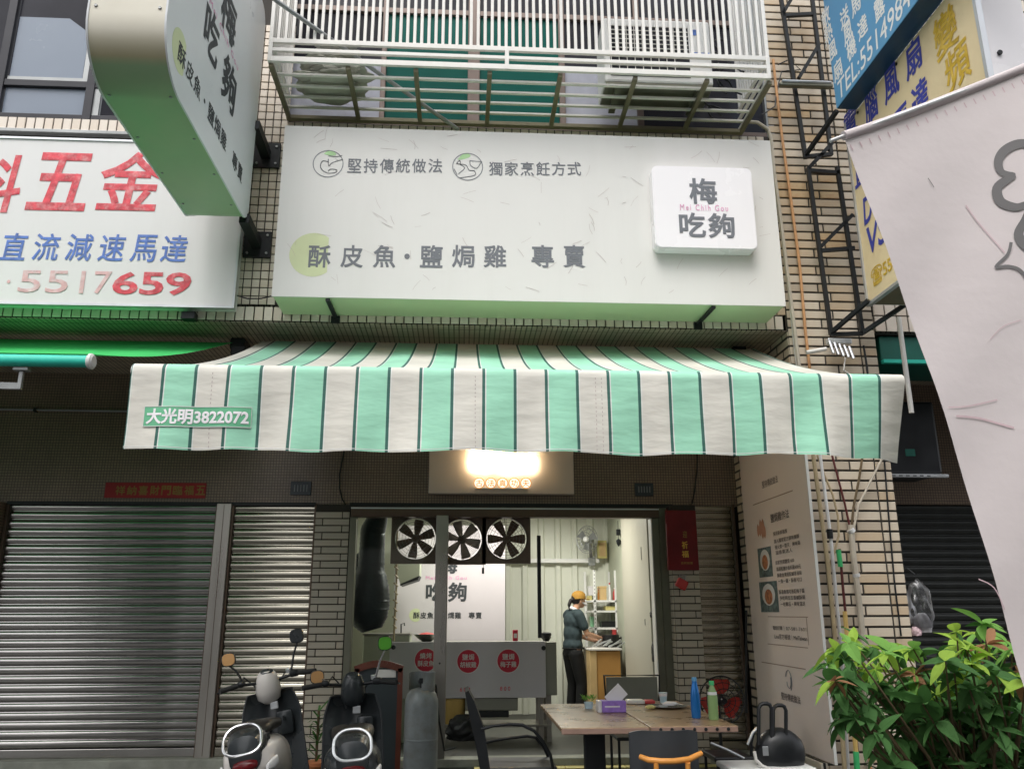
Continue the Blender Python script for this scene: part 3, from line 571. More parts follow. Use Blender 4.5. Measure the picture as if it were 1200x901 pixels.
# tarpaulin bundle on the cage floor
tb = thing('tarp_bundle', 'crumpled olive grey tarpaulin lying on the left end of the cage floor', 'tarpaulin', (-1.3,-2.1,6.27))
def crumple(c, rx, ry, rz, seed, fold=.22):
    rnd = random.Random(seed); bm = bmesh.new(); bmesh.ops.create_icosphere(bm, subdivisions=4, radius=1)
    ks = [(Vector((rnd.uniform(-1,1),rnd.uniform(-1,1),rnd.uniform(-1,1)))*5, rnd.uniform(0,6)) for _ in range(6)]
    for v in bm.verts:
        s_ = sum(abs(sin(v.co.dot(k)+p)) for k,p in ks)/6; v.co *= 1-fold+fold*1.6*(s_-.4)
        v.co = Vector((v.co.x*rx, v.co.y*ry, max(-rz*.55, v.co.z*rz)))
    return MB().bm(bm, Matrix.Translation(Vector(c)))
for k_,(cx_,cz_,rx_) in enumerate(((-1.27,6.33,.42),(-1.22,6.42,.40),(-1.25,6.51,.37))): obj('folded_layer', crumple((cx_,-2.2,cz_), rx_, .34, .075, 3+k_, .38), 'tarp', tb, 35)
obj('loose_fold', crumple((-1.15,-2.42,6.345), .24, .10, .10, 5, .5), 'tarp', tb, 35)
obj('pale_cloth', crumple((-1.2,-2.35,6.60), .26, .15, .05, 8, .5), 'tarpw', tb, 35)
# air conditioner outdoor unit
ac = thing('air_conditioner', 'outdoor air conditioner unit standing inside the right end of the cage', 'air conditioner', (1.85,-2.15,6.27))
ax0, ax1 = PY(707,40,-2.42).x, PY(832,40,-2.42).x
obj('casing', MB().box(ax0,ax1,-2.42,-2.02,6.33,7.02,.02), 'white', ac)
g = MB()
for i in range(12): g.box(ax0+.06,ax1-.22,-2.432,-2.418,6.40+i*.048,6.407+i*.048)
for i in range(9): g.box(ax0+.06+i*.075,ax0+.067+i*.075,-2.436,-2.43,6.40,6.935)
obj('grille', g, 'cage', ac)
obj('fan_opening', MB().box(ax0+.055,ax1-.215,-2.424,-2.4185,6.39,6.94), 'darkpane', ac)
obj('under_tray', MB().box(ax0+.01,ax1-.01,-2.41,-2.03,6.30,6.328).box(ax0+.1,ax0+.16,-2.44,-2.0,6.268,6.298).box(ax1-.16,ax1-.1,-2.44,-2.0,6.268,6.298), 'greenal', ac)
obj('label_sticker', MB().box(ax1-.17,ax1-.10,-2.4245,-2.4195,6.86,6.92).box(ax1-.17,ax1-.02,-2.4245,-2.4195,6.60,6.67), 'bluepaint', ac)
cb = MB()
rnd = random.Random(4)
for i in range(9):
    c = Vector((ax1+.15+rnd.uniform(-.08,.2), -2.1+rnd.uniform(-.2,.2), 6.45+rnd.uniform(-.15,.5))); r = rnd.uniform(.08,.2)
    pts = [c+Vector((r*cos(a)*rnd.uniform(.7,1), r*.6*sin(a*1.3), r*sin(a)*rnd.uniform(.7,1.2)-.05*k*.2)) for k,a in enumerate([j*.7 for j in range(9)])]
    for p in pts: p.z = max(p.z, 6.275); p.x = min(p.x, 2.72)
    cb.tube(pts, .009, 6)
tag(obj('cable_tangle', cb, 'black', None, 50), 'tangle of black cables beside the air conditioner in the cage', 'cables')
tag(obj('support_rod', MB().tube([PY(305,-12,-2.95), PY(322,0,-2.9), PY(537,152,-1.82)], .019, 10), 'frameg', None, 40), 'long grey green steel rod slanting down across the cage to the top of the sign', 'rod')

# ================================================================ MAIN SIGN
SX0, SX1, SY, SZ0, SZ1 = -1.645, 2.835, -2.27, 4.206, 5.85
ms = thing('shop_sign', 'long pale sign box with slate lettering and green underside above the striped awning', 'sign', (.6,-2.27,4.2))
obj('box', MB().box(SX0+.006,SX1-.006,SY+.01,-1.812,SZ0,SZ1-.006,.006), 'signedge', ms)
obj('face', MB().box(SX0,SX1,SY-.006,SY+.0095,SZ0-.004,SZ1), 'signface', ms)
yf = SY-.0085
spaced('lettering', '堅持傳統做法', 417,196,509,197,yf,'ink',ms) if False else None
def row(body, x0, x1, yc0, yc1, size, mat='ink', par=ms, bold=.018, yp=None, nm='lettering'):
    """glyph row whose baseline may slope slightly in the photograph; set level in the scene"""
    ym = (yc0+yc1)/2; return spaced(nm, body, x0, ym-size/2, x1, ym+size/2, yf if yp is None else yp, mat, par, bold)
row('堅持傳統做法', 415.5, 510, 193.5, 195.5, 16.5); row('獨家烹飪方式', 581, 673, 197, 199, 16)
row('酥皮魚·鹽焗雞專賣', (374.5,412.5,450.5,477,505.5,543,580,636,673), 0, 299, 302, 26.5, bold=.03)
def ring(mb, px, py, r, w, yp): c = PY(px,py,yp); s_ = (PY(px+r,py,yp).x-c.x); disc(mb, c, s_+w/2, 40, inner=s_-w/2); return c, s_
m_ = MB(); c1, r1 = ring(m_, 384.5, 192, 17.5, .008, yf); c2, r2 = ring(m_, 548, 195.5, 17.5, .008, yf)
def strokes(mb, c, r, paths, w=.007):
    for p in paths:
        q = [c+Vector((a*r, 0, b*r)) for a,b in p]
        for a,b in zip(q,q[1:]):
            d = (b-a).normalized(); n_ = Vector((-d.z,0,d.x))*w/2; mb.quad(a-n_-d*w*.3,b-n_+d*w*.3,b+n_+d*w*.3,a+n_-d*w*.3)
def sm(pts, n=6):
    """smooth path through points"""
    out = []; P = [Vector((*p,0)) for p in pts]
    for i in range(len(P)-1):
        p0=P[max(i-1,0)];p1=P[i];p2_=P[i+1];p3=P[min(i+2,len(P)-1)]
        for k in range(n):
            t=k/n; v=.5*((2*p1)+(p2_-p0)*t+(2*p0-5*p1+4*p2_-p3)*t*t+(-p0+3*p1-3*p2_+p3)*t**3); out.append((v.x,v.y))
    out.append(tuple(P[-1][:2])); return out
strokes(m_, c1, r1, [sm([(.0,.15),(-.35,.2),(-.5,-.1),(-.4,-.45),(0,-.7),(.5,-.65),(.6,-.45),(.2,-.4),(.05,-.55)]), sm([(0,.35),(.05,-.15),(.3,.1),(.95,.35)]), sm([(.0,.6),(.5,.55),(.9,.65)])])
strokes(m_, c2, r2, [sm([(-.75,.2),(-.55,.45),(-.5,.2),(-.75,.2)]), sm([(-.6,-.55),(-.2,-.1),(-.5,.15),(-.1,.1),(.1,-.25),(.45,-.3),(.5,-.6),(.0,-.75),(-.5,-.85)]), sm([(.15,.45),(.2,.1),(.6,-.1),(.9,.35)]), [(.15,.45),(.95,.4)], sm([(-.7,-.6),(-.9,-.2)])])
obj('emblem_outline', m_, 'line', ms)
for c, r in ((c1,r1),(c2,r2)):
    pts = [c+Vector((r*x,0.001,r*z)) for x,z in (sm([(-.35,.75),(0,1.0),(.3,.98),(.5,.7),(.1,.62),(-.35,.75)],5) if c is c1 else sm([(-.7,.5),(-.3,.95),(.1,.95),(.15,.75),(-.3,.55),(-.7,.5)],5))]; obj('emblem_leaf', MB().poly(pts), 'mintleaf', ms)
# pale olive crescent round the first glyph
c = PY(367,298.5,yf+.001); r = PY(395,298,yf).x-c.x; pts = arc((c.x,yf+.0012,c.z), r, 52, 308, 26); obj('olive_round', MB().poly(pts), 'olive', ms)
fb = MB(); rnd = random.Random(11)
for i in range(95):
    x = rnd.uniform(SX0+.1,SX1-.1); z = rnd.uniform(SZ0+.06,SZ1-.06); a = rnd.uniform(0,pi); L_ = rnd.uniform(.03,.15); w = .0022
    q = sm([(0,0),(L_*.5*cos(a)+rnd.uniform(-.01,.01), L_*.5*sin(a)),(L_*cos(a),L_*sin(a))],3)
    strokes(fb, Vector((x,yf,z)), 1, [q], w*rnd.uniform(.7,1.4))
obj('printed_fibre', fb, 'fibre', ms)
# raised logo box
lb = thing('logo_box', 'raised rounded bright white logo box on the right end of the long sign', 'sign', (2.2,-2.4,4.9))
A = PY(766,240,-2.40); B = PY(884,240,-2.40); T = PY(824,195.5,-2.40); D = PY(824,291.5,-2.40)
pts = rrect((A.x+B.x)/2, (T.z+D.z)/2, B.x-A.x, T.z-D.z, .055, 6, -2.40)
bm = bmesh.new(); vs = [bm.verts.new(p) for p in pts]; f0 = bm.faces.new(vs); ex = bmesh.ops.extrude_face_region(bm, geom=[f0]); bmesh.ops.translate(bm, verts=[v for v in ex['geom'] if isinstance(v, bmesh.types.BMVert)], vec=(0,.122,0))
bmesh.ops.bevel(bm, geom=[e for e in bm.edges if all(abs(v.co.y+2.40)<1e-4 for v in e.verts)], offset=.008, segments=2, affect='EDGES')
obj('box', MB().bm(bm), 'boxw', lb, 40)
def logo(par, yp, t1, t2, pk, bold=.04):
    textp('lettering', '梅', *t1, yp, 'ink', par, bold); textp('lettering', '吃夠', *t2, yp, 'ink', par, bold, space=1.15); textp('romanised_name', 'Mei Chih Gou', *pk, yp, 'pink', par, .006, space=1.35)
logo(lb, -2.4035, (807.5,209,840,239), (796,249.5,861,279), (797,240,853,247))
# short stays under the sign
for x0,y0,x1,y1 in ((384,349,393,376),(836,354,818,380)):
    a = PY(x0,y0,-2.26); b = PY(x1,y1,-1.82); a.z = 4.19; b.z = 4.165
    s1 = thing('sign_stay', 'dark steel stay under the left end of the long sign' if x0<500 else 'dark steel stay under the right end of the long sign', 'bracket', (b.x,-1.82,4.14), 'stays under the long sign')
    obj('bar', MB().bar((a.x,-2.26,4.185),(b.x,-1.83,4.185),.035,.02), 'black', s1)
    obj('foot_plate', MB().box(b.x-.04,b.x+.04,-1.83,-1.805,4.13,4.195,.003), 'black', s1)

# ================================================================ LEFT WHITE SIGN
ls = thing('hardware_shop_sign', 'weathered white sign with brushed red and blue lettering at the left', 'sign', (-3.2,-1.95,4.2))
ly = -1.95; a = PY(0,357,ly); b = PY(273,360,ly); LZ0 = b.z; LX1 = b.x; LZ1 = PY(150,166,ly).z
obj('board', MB().box(-5.6,LX1-.004,ly,-1.81,LZ0+.004,LZ1-.004,.004), 'oldwhite', ls)
obj('rim', MB().box(-5.6,LX1,ly-.012,ly+.03,LZ0-.012,LZ0+.008).box(-5.6,LX1,ly-.012,ly+.03,LZ1-.008,LZ1+.012).box(LX1-.008,LX1+.012,ly-.0125,ly+.03,LZ0-.012,LZ1+.012), 'alu', ls)
lyf = ly-.004
for ch,x0,y0,x1,y1 in (('料',-45,181,25,249),('五',34,179,104,247),('金',116,178,194,247),('行',214,181,290,253)):
    textp('red_lettering', ch, x0,y0,x1,y1, lyf, 'redpaint', ls, .03, shear=.10)
for i,ch in enumerate('直流減速馬達'):
    cx = (16,54.5,93,131,168.5,204)[i]; textp('blue_lettering', ch, cx-15.5, 273+.5*i, cx+15.5, 305+.5*i, lyf, 'bluepaint', ls, .02, shear=.08)
for i,ch in enumerate('·5517659'):
    x0 = (8,22,54,94,110,132,164,194)[i]; x1 = (12,48,80,99,130,162,192,224)[i]
    textp('number', '●' if ch=='·' else ch, x0, (328 if i==0 else 316.5+.4*i), x1, (332 if i==0 else 342+.6*i), lyf-.0005, 'redfade' if i<5 else 'redpaint', ls, .035 if i>4 else .01)
bk = thing('bolt_block', 'small dark bolt block under the hardware sign', 'bracket', (-2.6,-1.9,4.14)); q = PY(223,362,-1.85)
obj('block', MB().box(q.x-.06,q.x+.06,-1.9,-1.805,4.12,4.19,.004), 'black', bk)

# ================================================================ PROJECTING ROUNDED SIGN
ps = thing('projecting_sign', 'big rounded white and green sign box jutting out over the street at the upper left', 'sign', (-2.15,-3.4,4.9))
PX0, PX1_ = -2.40, -1.905; y0, y1, z0, z1 = -4.44, -2.26, 4.875, 7.05
def yz_rr(x, y0, y1, z0, z1, rf, rb, n=10):
    out = []
    for (yc, zc, r, a0) in ((y1-rb, z0+rb, rb, -90),(y1-rb, z1-rb, rb, 0),(y0+rf, z1-rf, rf, 90),(y0+rf, z0+rf, rf, 180)):
        for k in range(n+1): a = radians(a0+90*k/n); out.append(Vector((x, yc+r*cos(a), zc+r*sin(a))))
    return out
rf, rb = .38, .16
obj('body', extrude(MB(), yz_rr(PX0+.012,y0+.006,y1-.006,z0+.006,z1-.006,rf,rb), (PX1_-PX0-.024,0,0)), 'signtwo', ps, 35)
obj('face', extrude(MB(), yz_rr(PX1_-.0115,y0,y1,z0,z1,rf,rb), (.0125,0,0)), 'signface2', ps, 35)
obj('far_face', extrude(MB(), yz_rr(PX0,y0,y1,z0,z1,rf,rb), (.0115,0,0)), 'signface2', ps, 35)
scr = MB()
for y in (-4.1,-3.6,-3.1,-2.6):
    for x in (PX0+.05,PX1_-.05): scr.lathe((x,y,z0+.003), [(.009,-.003),(.011,0),(.011,.003)], 8)
for z in (5.3,5.6,5.9):
    for x in (PX0+.05,PX1_-.05): scr.lathe((x,y0+.001,z), [(.009,-.004),(.011,0),(.011,.004)], 8, 'Y')
obj('screw', scr, 'frameg', ps)
pf = PX1_+.003
row_x('lettering', '酥皮魚·鹽焗雞 專賣', pf, -4.13, -2.62, 5.10, 5.25, 'inkd', ps, .03)
text('lettering', '吃', (pf,-3.79,5.54), (0,1,0), ZU, .34, .40, 'inkd', ps, .045); text('lettering', '夠', (pf,-3.31,5.46), (0,1,0), ZU, .38, .42, 'inkd', ps, .045)
text('lettering', '梅', (pf,-3.49,5.98), (0,1,0), ZU, .40, .42, 'inkd', ps, .045); text('romanised_name', 'Mei Chih Gou', (pf,-3.74,5.925), (0,1,0), ZU, .80, .055, 'pink', ps, .012, space=1.3)
obj('olive_round', MB().poly([Vector((pf-.0012, -4.17+.15*cos(radians(a)), 5.18+.15*sin(radians(a)))) for a in range(50,311,10)]), 'olive', ps)
for yy, zz, k in ((288,0,'lower'),(184,0,'upper')):
    w = PY(303 if yy>200 else 314,yy,-1.8); 
    bt = thing('steel_bracket', f'{k} black steel arm holding the projecting sign to the tiled wall', 'bracket', (w.x,-1.8,w.z), 'black arms of the projecting sign')
    obj('arm', MB().bar((w.x-.01,-2.30,w.z+.03),(w.x-.01,-1.83,w.z+.0),.085,.085), 'black', bt)
    obj('wall_plate', MB().box(w.x-.13,w.x+.12,-1.835,-1.803,w.z-.13,w.z+.13,.004), 'black', bt)
    bl = MB()
    for sx in (-.09,.085):
        for sz in (-.09,.09): bl.lathe((w.x+sx,-1.845,w.z+sz), [(.012,0),(.012,.012)], 6, 'Y')
    obj('bolt', bl, 'frameg', bt)

# ================================================================ STRIPED AWNING
AY = -4.0; aL = PY(157,440,AY).x; aR = PY(1057.5,460,AY).x; pit = (PY(1030,490,AY).x-PY(187,490,AY).x)/23
st0 = PY(187,490,AY).x-pit; AT = 3.045; AB = 2.535
MT['awn'] = stripe_mat('striped_awning_cloth', 0, 1); MT.pop('awn')
aw = thing('striped_awning', 'mint and cream striped retractable awning over the shop front', 'awning', (0,-4,2.5))
am = stripe_mat('striped_awning_cloth', st0, pit)
bL, bR = -1.93, 2.88
def awz(d): return AT+.25*d+.0508*d*d
g = MB(); NX, NY = 100, 24
def awp(i, j):
    t = j/NY; d = 2.70*t; x0 = aL+(bL-aL)*t; x1 = aR+(bR-aR)*t; x = x0+(x1-x0)*i/NX
    return Vector((x, AY+d, awz(d)-.018*sin(pi*i/NX*3)**2*sin(pi*t)+.006*sin(i*.9)*sin(pi*t)))
for j in range(NY+1):
    for i in range(NX+1): g.v.append(awp(i,j)+Vector((0,0,.03)))
g.f = [(j*(NX+1)+i, j*(NX+1)+i+1, (j+1)*(NX+1)+i+1, (j+1)*(NX+1)+i) for j in range(NY) for i in range(NX)]
obj('canopy', g, am, aw, True)
g = MB(); NZ = 22
def val(i, k):
    u = i/NX; t = k/NZ; x = aL+(aR-aL)*u; a = t
    if t < .16: th = pi*(.5-t/.16*.5-.0); y = AY-.05*cos(th)*1.0; z = AT-.02+.05*sin(th)
    else:
        q = (t-.16)/.84; y = AY-.05+.012*sin(u*37+q*3)*q+.02*q*sin(u*9+1)+.008*sin(u*90)*q; z = AT-.02-(AT-.02-AB)*q
        y += (.22*max(0,(u-.86)/.14)**1.5*q) ; x += .012*sin(u*21)*q*q
        z += (.006*sin(u*46+1)+.006*sin(u*17))*q; y += .016*sin(u*25*2*pi*.5+q*1.5)*q*sin(u*5)
    return Vector((x,y,z))
for k in range(NZ+1):
    for i in range(NX+1): g.v.append(val(i,k))
g.f = [(k*(NX+1)+i, k*(NX+1)+i+1, (k+1)*(NX+1)+i+1, (k+1)*(NX+1)+i) for k in range(NZ) for i in range(NX)]
obj('valance', g, am, aw, True)
# hem, stitched seams, end tapes
hm = MB()
for i in range(NX):
    a, b = val(i,NZ)+Vector((0,-.002,0)), val(i+1,NZ)+Vector((0,-.002,0)); hm.quad(a+Vector((0,0,.014)), b+Vector((0,0,.014)), b+Vector((0,0,.0105)), a+Vector((0,0,.0105)))
obj('hem_stitching', hm, 'white', aw)
se = MB()
for sx in (247, 556, 704, 697):
    u = (PY(sx,490,AY).x-aL)/(aR-aL)*NX
    for k in range(4, NZ):
        if k % 1 == 0: p = val(u,k)+Vector((0,-.003,0)); se.quad(p, p+Vector((.004,0,0)), p+Vector((.004,0,-.012)), p+Vector((0,0,-.012)))
obj('seam_stitching', se, 'fibre', aw)
obj('front_bar', MB().lathe((aL-.012,AY,AT-.02), [(.02,0),(.043,.006),(.046,.02),(.046,aR-aL),(.043,aR-aL+.014),(.02,aR-aL+.02)], 14, 'X'), 'white', aw, 40)
rl = MB().lathe((bL-.05,-1.14,4.045), [(.05,0),(.05,bR-bL+.1)], 12, 'X'); obj('roller', rl, 'cage', aw, 40)
for x in (bL+.15, bR-.15):
    ob = MB().bar((x,-1.2,3.98),(x+(.6 if x<0 else -.6),-2.6,3.42),.05,.03).bar((x+(.6 if x<0 else -.6),-2.6,3.42),(x+.05,-3.93,3.02),.05,.03)
    obj('folding_arm', ob, 'alu', aw)
# sewn label
lx0, lz0 = PY(164,499,AY-.075).x, PY(230,499,AY-.075).z; lx1, lz1 = PY(294,475,AY-.075).x, PY(230,475,AY-.075).z
lbm = MB(); n=20
def lp_(u, v, off): 
    x = lx0+(lx1-lx0)*u; uu = (x-aL)/(aR-aL); q = (AT-.02-(lz0+(lz1-lz0)*v))/(AT-.02-AB); p = val(uu*NX, (.16+.84*q)*NZ); return Vector((x, p.y-off, lz0+(lz1-lz0)*v))
for i in range(n): lbm.quad(lp_(i/n,0,.004), lp_((i+1)/n,0,.004), lp_((i+1)/n,1,.004), lp_(i/n,1,.004))
obj('maker_label', lbm, M('label_green', (.13,.42,.24), .7), aw)
o = text('maker_lettering', '大光明3822072', (lx0+.015, AY-.083, lz0+.014), XR, ZU, (lx1-lx0)-.03, (lz1-lz0)-.028, 'boxw', aw, .05)
org = ORG[o.name]
for v in o.data.vertices:
    w = v.co+org; uu = (w.x-lx0)/(lx1-lx0); vv = (w.z-lz0)/(lz1-lz0); p = lp_(uu, vv, .0065); v.co = p-org+Vector((0, w.y-(AY-.083), 0))
ol = MB()
for a,b in (((0,0),(1,0)),((1,0),(1,1)),((1,1),(0,1)),((0,1),(0,0))):
    for k in range(12):
        u0,v0 = a[0]+(b[0]-a[0])*k/12, a[1]+(b[1]-a[1])*k/12; u1,v1 = a[0]+(b[0]-a[0])*(k+1)/12, a[1]+(b[1]-a[1])*(k+1)/12
        e = (.004,.0) if a[0]==b[0] else (0,.03); s_ = 1 if (a[0]+b[0]+a[1]+b[1])<2.5 and (a,b)!=((1,0),(1,1)) else -1
        ol.quad(lp_(u0,v0,.0062), lp_(u1,v1,.0062), lp_(u1+e[0]*s_,v1+e[1]*s_,.0062), lp_(u0+e[0]*s_,v0+e[1]*s_,.0062))
obj('label_edge', ol, 'oldwhite', aw)
for px, lab in ((282,'black awning bracket under the tiled ceiling at the left end of the striped awning'),(862,'black awning bracket under the tiled ceiling at the right end of the striped awning')):
    q = PY(px,396,-1.25); w_ = thing('awning_bracket', lab, 'bracket', (q.x,-1.25,4.13))
    obj('clamp', MB().box(q.x-.07,q.x+.07,-1.35,-1.1,4.02,4.132,.015).box(q.x-.04,q.x+.1,-1.42,-1.2,3.94,4.04,.015), 'black', w_)

# ================================================================ LEFT TEAL AWNING
ta = thing('teal_awning', 'partly rolled teal and green vinyl awning of the left shop', 'awning', (-3.6,-2.6,3.5))
A = PY(111,425,-2.75); B = PY(-60,421,-2.75); A.z = B.z = PY(60,423,-2.75).z
obj('front_roll', MB().lathe((-7.5,-2.75,A.z), [(.047,0),(.047,A.x+7.5-.05)], 14, 'X'), 'teal', ta, 40)
obj('end_cap', MB().lathe((A.x-.05,-2.75,A.z), [(.05,0),(.062,.012),(.062,.03),(.045,.045)], 14, 'X', sy=1.0), 'oldwhite', ta, 40)
K = PY(275,398,-1.3); g = MB()
for (p,q,r_,s_) in (((-7.5,-2.75,A.z+.06),(A.x-.05,-2.75,A.z+.06),(K.x,-1.35,4.08),(-7.5,-1.35,4.08)),):
    for i in range(12):
        for j in range(8):
            def P_(u,v): a=Vector(p).lerp(Vector(q),u); b=Vector(s_).lerp(Vector(r_),u); c=a.lerp(b,v); c.z -= .10*sin(pi*v)*(1-.3*u); return c
            g.quad(P_(i/12,j/8),P_((i+1)/12,j/8),P_((i+1)/12,(j+1)/8),P_(i/12,(j+1)/8))
obj('vinyl_sheet', g, 'brightgreen', ta, 60)
obj('arm', MB().bar((-5.4,-2.7,A.z-.17),(-3.36,-2.70,A.z-.19),.035,.05), 'frameg', ta); obj('arm_bracket', MB().box(-3.38,-3.35,-2.73,-2.70,A.z-.22,A.z-.05,.004).box(-3.42,-3.31,-2.75,-2.69,A.z-.075,A.z-.05,.004), 'frameg', ta)
# dark teal awning at the right
rt = thing('dark_teal_awning', 'dark teal awning of the right shop, folded low behind the flag', 'awning', (5,-1.6,3.6))
a = PY(1021,385,-1.6); b = PY(1075,428,-1.6)
obj('cover', MB().box(3.93,9,-1.75,-1.1,PY(1040,424,-1.75).z,4.12,.01), 'tealdk', rt)
obj('lower_lip', MB().box(3.93,9,-1.79,-1.74,PY(1040,426,-1.76).z,PY(1040,422,-1.76).z), 'teal', rt)
pp = thing('downpipe', 'short pale vertical pipe beside the dark teal awning', 'pipe', (4.1,-1.95,3.6)); a = PY(1053,372,-2.0); b = PY(1053,446,-2.0)
obj('pipe', MB().tube([(a.x,-2.0,a.z),(a.x+.002,-2.0,b.z-.3)],.022,12), 'cage', pp, 40)
un = thing('wall_speaker_box', 'dark box unit on a slotted white shelf bracket right of the awning', 'unit', (4.2,-1.3,2.9))
a = PY(1058,515,-1.2); b = PY(1106,556,-1.2)
obj('body', MB().box(3.95,b.x,-1.2,-.7,b.z,PY(1080,470,-1.2).z,.03), 'blackp', un)
g = MB(); g.box(3.9,b.x+.02,-1.25,-1.2,b.z-.035,b.z-.005,.003).bar((3.9,-1.22,b.z-.3),(4.15,-1.22,b.z-.04),.03,.03)
obj('shelf_bracket', g, 'alu', un)
obj('bracket_slots', (lambda m: [m.box(3.95+.07*i,3.985+.07*i,-1.253,-1.249,b.z-.025,b.z-.016) for i in range(9)] and m)(MB()), 'black', un)
obj('badge', MB().box(4.35,4.45,-1.204,-1.199,b.z+.18,b.z+.25,.002), 'tealdk', un)

# ================================================================ RIGHT PROJECTING SIGNS
def gx(ch, px, py, size, X, mat, par, bold=.03, w=None, shear=0.0):
    p = PX(px,py,X); w = w or size; return text('lettering', ch, (X-.0035, p.y+w/2, p.z-size/2), (0,-1,0), ZU, w, size, mat, par, bold, shear=shear)
bs = thing('blue_projecting_sign', 'blue projecting sign with white brushed lettering and a telephone number at the top right', 'sign', (3.5,-3.3,6.1))
BF = 3.42
obj('box', MB().box(BF+.004,BF+.19,-5.2,-2.463,6.083,8.4,.004), 'bluedk', bs); obj('face', MB().box(BF-.002,BF+.0035,-5.2,-2.46,6.09,8.4), 'blue', bs)
ps_ = []
for ch,x,y in (('散',968,20),('熱',971,40),('風',976,60),('扇',982,82),('送',990,20),('風',994,39),('機',998,57),('馬',1003,5),('達',1011,32),('露',1031,9)): ps_.append(gx(ch,x,y,.20,BF,'white',bs,.03,.17))

a = PX(983,111,BF); b = PX(1068,-2,BF); text('telephone_number', 'TEL:5514984', (BF-.0035,a.y,6.125), (0,-1,0), ZU, a.y-b.y, .19, 'white', bs, .008, shear=.12)
ys = thing('yellow_projecting_sign', 'sun bleached yellow projecting sign with indigo lettering under the blue one', 'sign', (3.7,-3.2,4.3))
YF = 3.60
obj('box', MB().box(YF+.004,YF+.34,-4.245,-2.245,4.24,6.075,.006), 'boxw', ys); obj('face', MB().box(YF,YF+.0035,-4.225,-2.265,4.26,6.07), 'yellow', ys)
obj('rim', MB().box(YF-.012,YF+.03,-2.262,-2.235,4.225,6.08).box(YF-.012,YF+.03,-4.255,-4.222,4.225,6.08).box(YF-.0115,YF+.03,-4.24,-2.24,4.224,4.252), 'alu', ys)
obj('under_panel', MB().box(YF+.03,YF+.33,-4.2,-2.28,4.232,4.239), 'cage_d', ys)
sc_ = MB()
for y in (-4.1,-3.2,-2.5): sc_.lathe((YF-.014,y,6.03),[(.014,0),(.014,.01)],8,'X')
sc_.lathe((YF+.1,-4.262,5.35),[(.018,0),(.018,.012)],8,'Y')
obj('bolt', sc_, 'black', ys)
ps_ = []
for ch,x,y in (('電',997,146),('腦',1021,124),('風',1044,98),('扇',1070,68),('直',1008,198),('流',1033,172),('馬',1056,146),('達',1078,116)): ps_.append(gx(ch,x,y,.30,YF,'indigo',ys,.035,.25,.1))

gx('DC', 1022, 240, .26, YF, 'indigo', ys, .03, .34, .2); gx('VS', 1028, 274, .26, YF, 'indigo', ys, .03, .34, .2)
gx('☎55', 1033, 318, .17, YF, 'ochre', ys, .03, .36); gx('變', 1108, 38, .36, YF, 'ochre', ys, .03, .3); gx('頻', 1122, 78, .34, YF, 'ochre', ys, .03, .3)
# steel ladder frames that carry the signs
def frame(label, segs, Yp=-1.95, w=.035):
    t = thing('sign_support_frame', label, 'frame', (3.4,-1.95,4), 'black steel frames of the projecting signs')
    for kind, (x0,y0,x1,y1), dy in segs:
        a = PY(x0,y0,Yp); b = PY(x1,y1,Yp+dy)
        obj(kind, MB().bar(a,b,w,w), 'black', t)
frame('black steel ladder frame behind the blue sign, bolted to the column', [('upright',(913,-15,944,186),0),('upright',(950,-15,974,182),0),('rung',(917,19,953,17),0),('rung',(943,184,974,181),0),('brace',(917,17,934,-12),0),('brace',(936,92,960,52),0),('brace',(944,182,981,130),-.5)])
frame('lower black steel ladder frame behind the yellow sign', [('upright',(947,197,974,392),0),('upright',(981,196,1011,392),0),('rung',(948,200,984,203),0),('rung',(961,294,1001,291),0),('rung',(973,392,1011,391),0),('brace',(962,289,999,252),0),('brace',(975,389,1018,352),-.35),('brace',(947,198,975,168),0),('brace',(1011,390,1064,355),-.3)])
lampb = thing('sign_lamp_tube', 'short silver tube lamp fixed level on the ladder frame behind the blue sign', 'lamp', (3.3,-2.0,5.6)); a = PY(913,98,-2.02); b = PY(975,102,-2.02)
obj('housing', MB().box(a.x,b.x,-2.05,-1.99,a.z-.035,a.z,.008), 'greenal', lampb); obj('tube', MB().tube([(a.x+.02,-2.05,a.z+.008),(b.x-.02,-2.05,a.z+.008)],.014,8), 'alu', lampb, 40)
spk = thing('cable_splitter', 'cluster of small silver cable connectors on the column above the awning', 'connector', (3.4,-1.95,4.05)); q = PY(985,408,-2.0)
g = MB()
for i in range(5): x = q.x-.09+i*.045; g.tube([(x,-1.98,q.z+.07-.012*i),(x+.02,-2.0,q.z-.05-.012*i)],.014,8)
obj('connector', g, 'chrome', spk, 40); obj('block', MB().box(q.x-.10,q.x+.12,-1.99,-1.93,q.z+.05,q.z+.10,.006), 'alu', spk); obj('connector_tail', MB().tube([(q.x-.12,-1.97,q.z-.0),(q.x-.3,-1.95,q.z-.03)],.02,8).tube([(q.x+.05,-1.97,q.z-.08),(q.x+.02,-1.97,q.z-.2),(q.x+.22,-1.95,q.z-.32)],.007,6), 'cage', spk, 40)
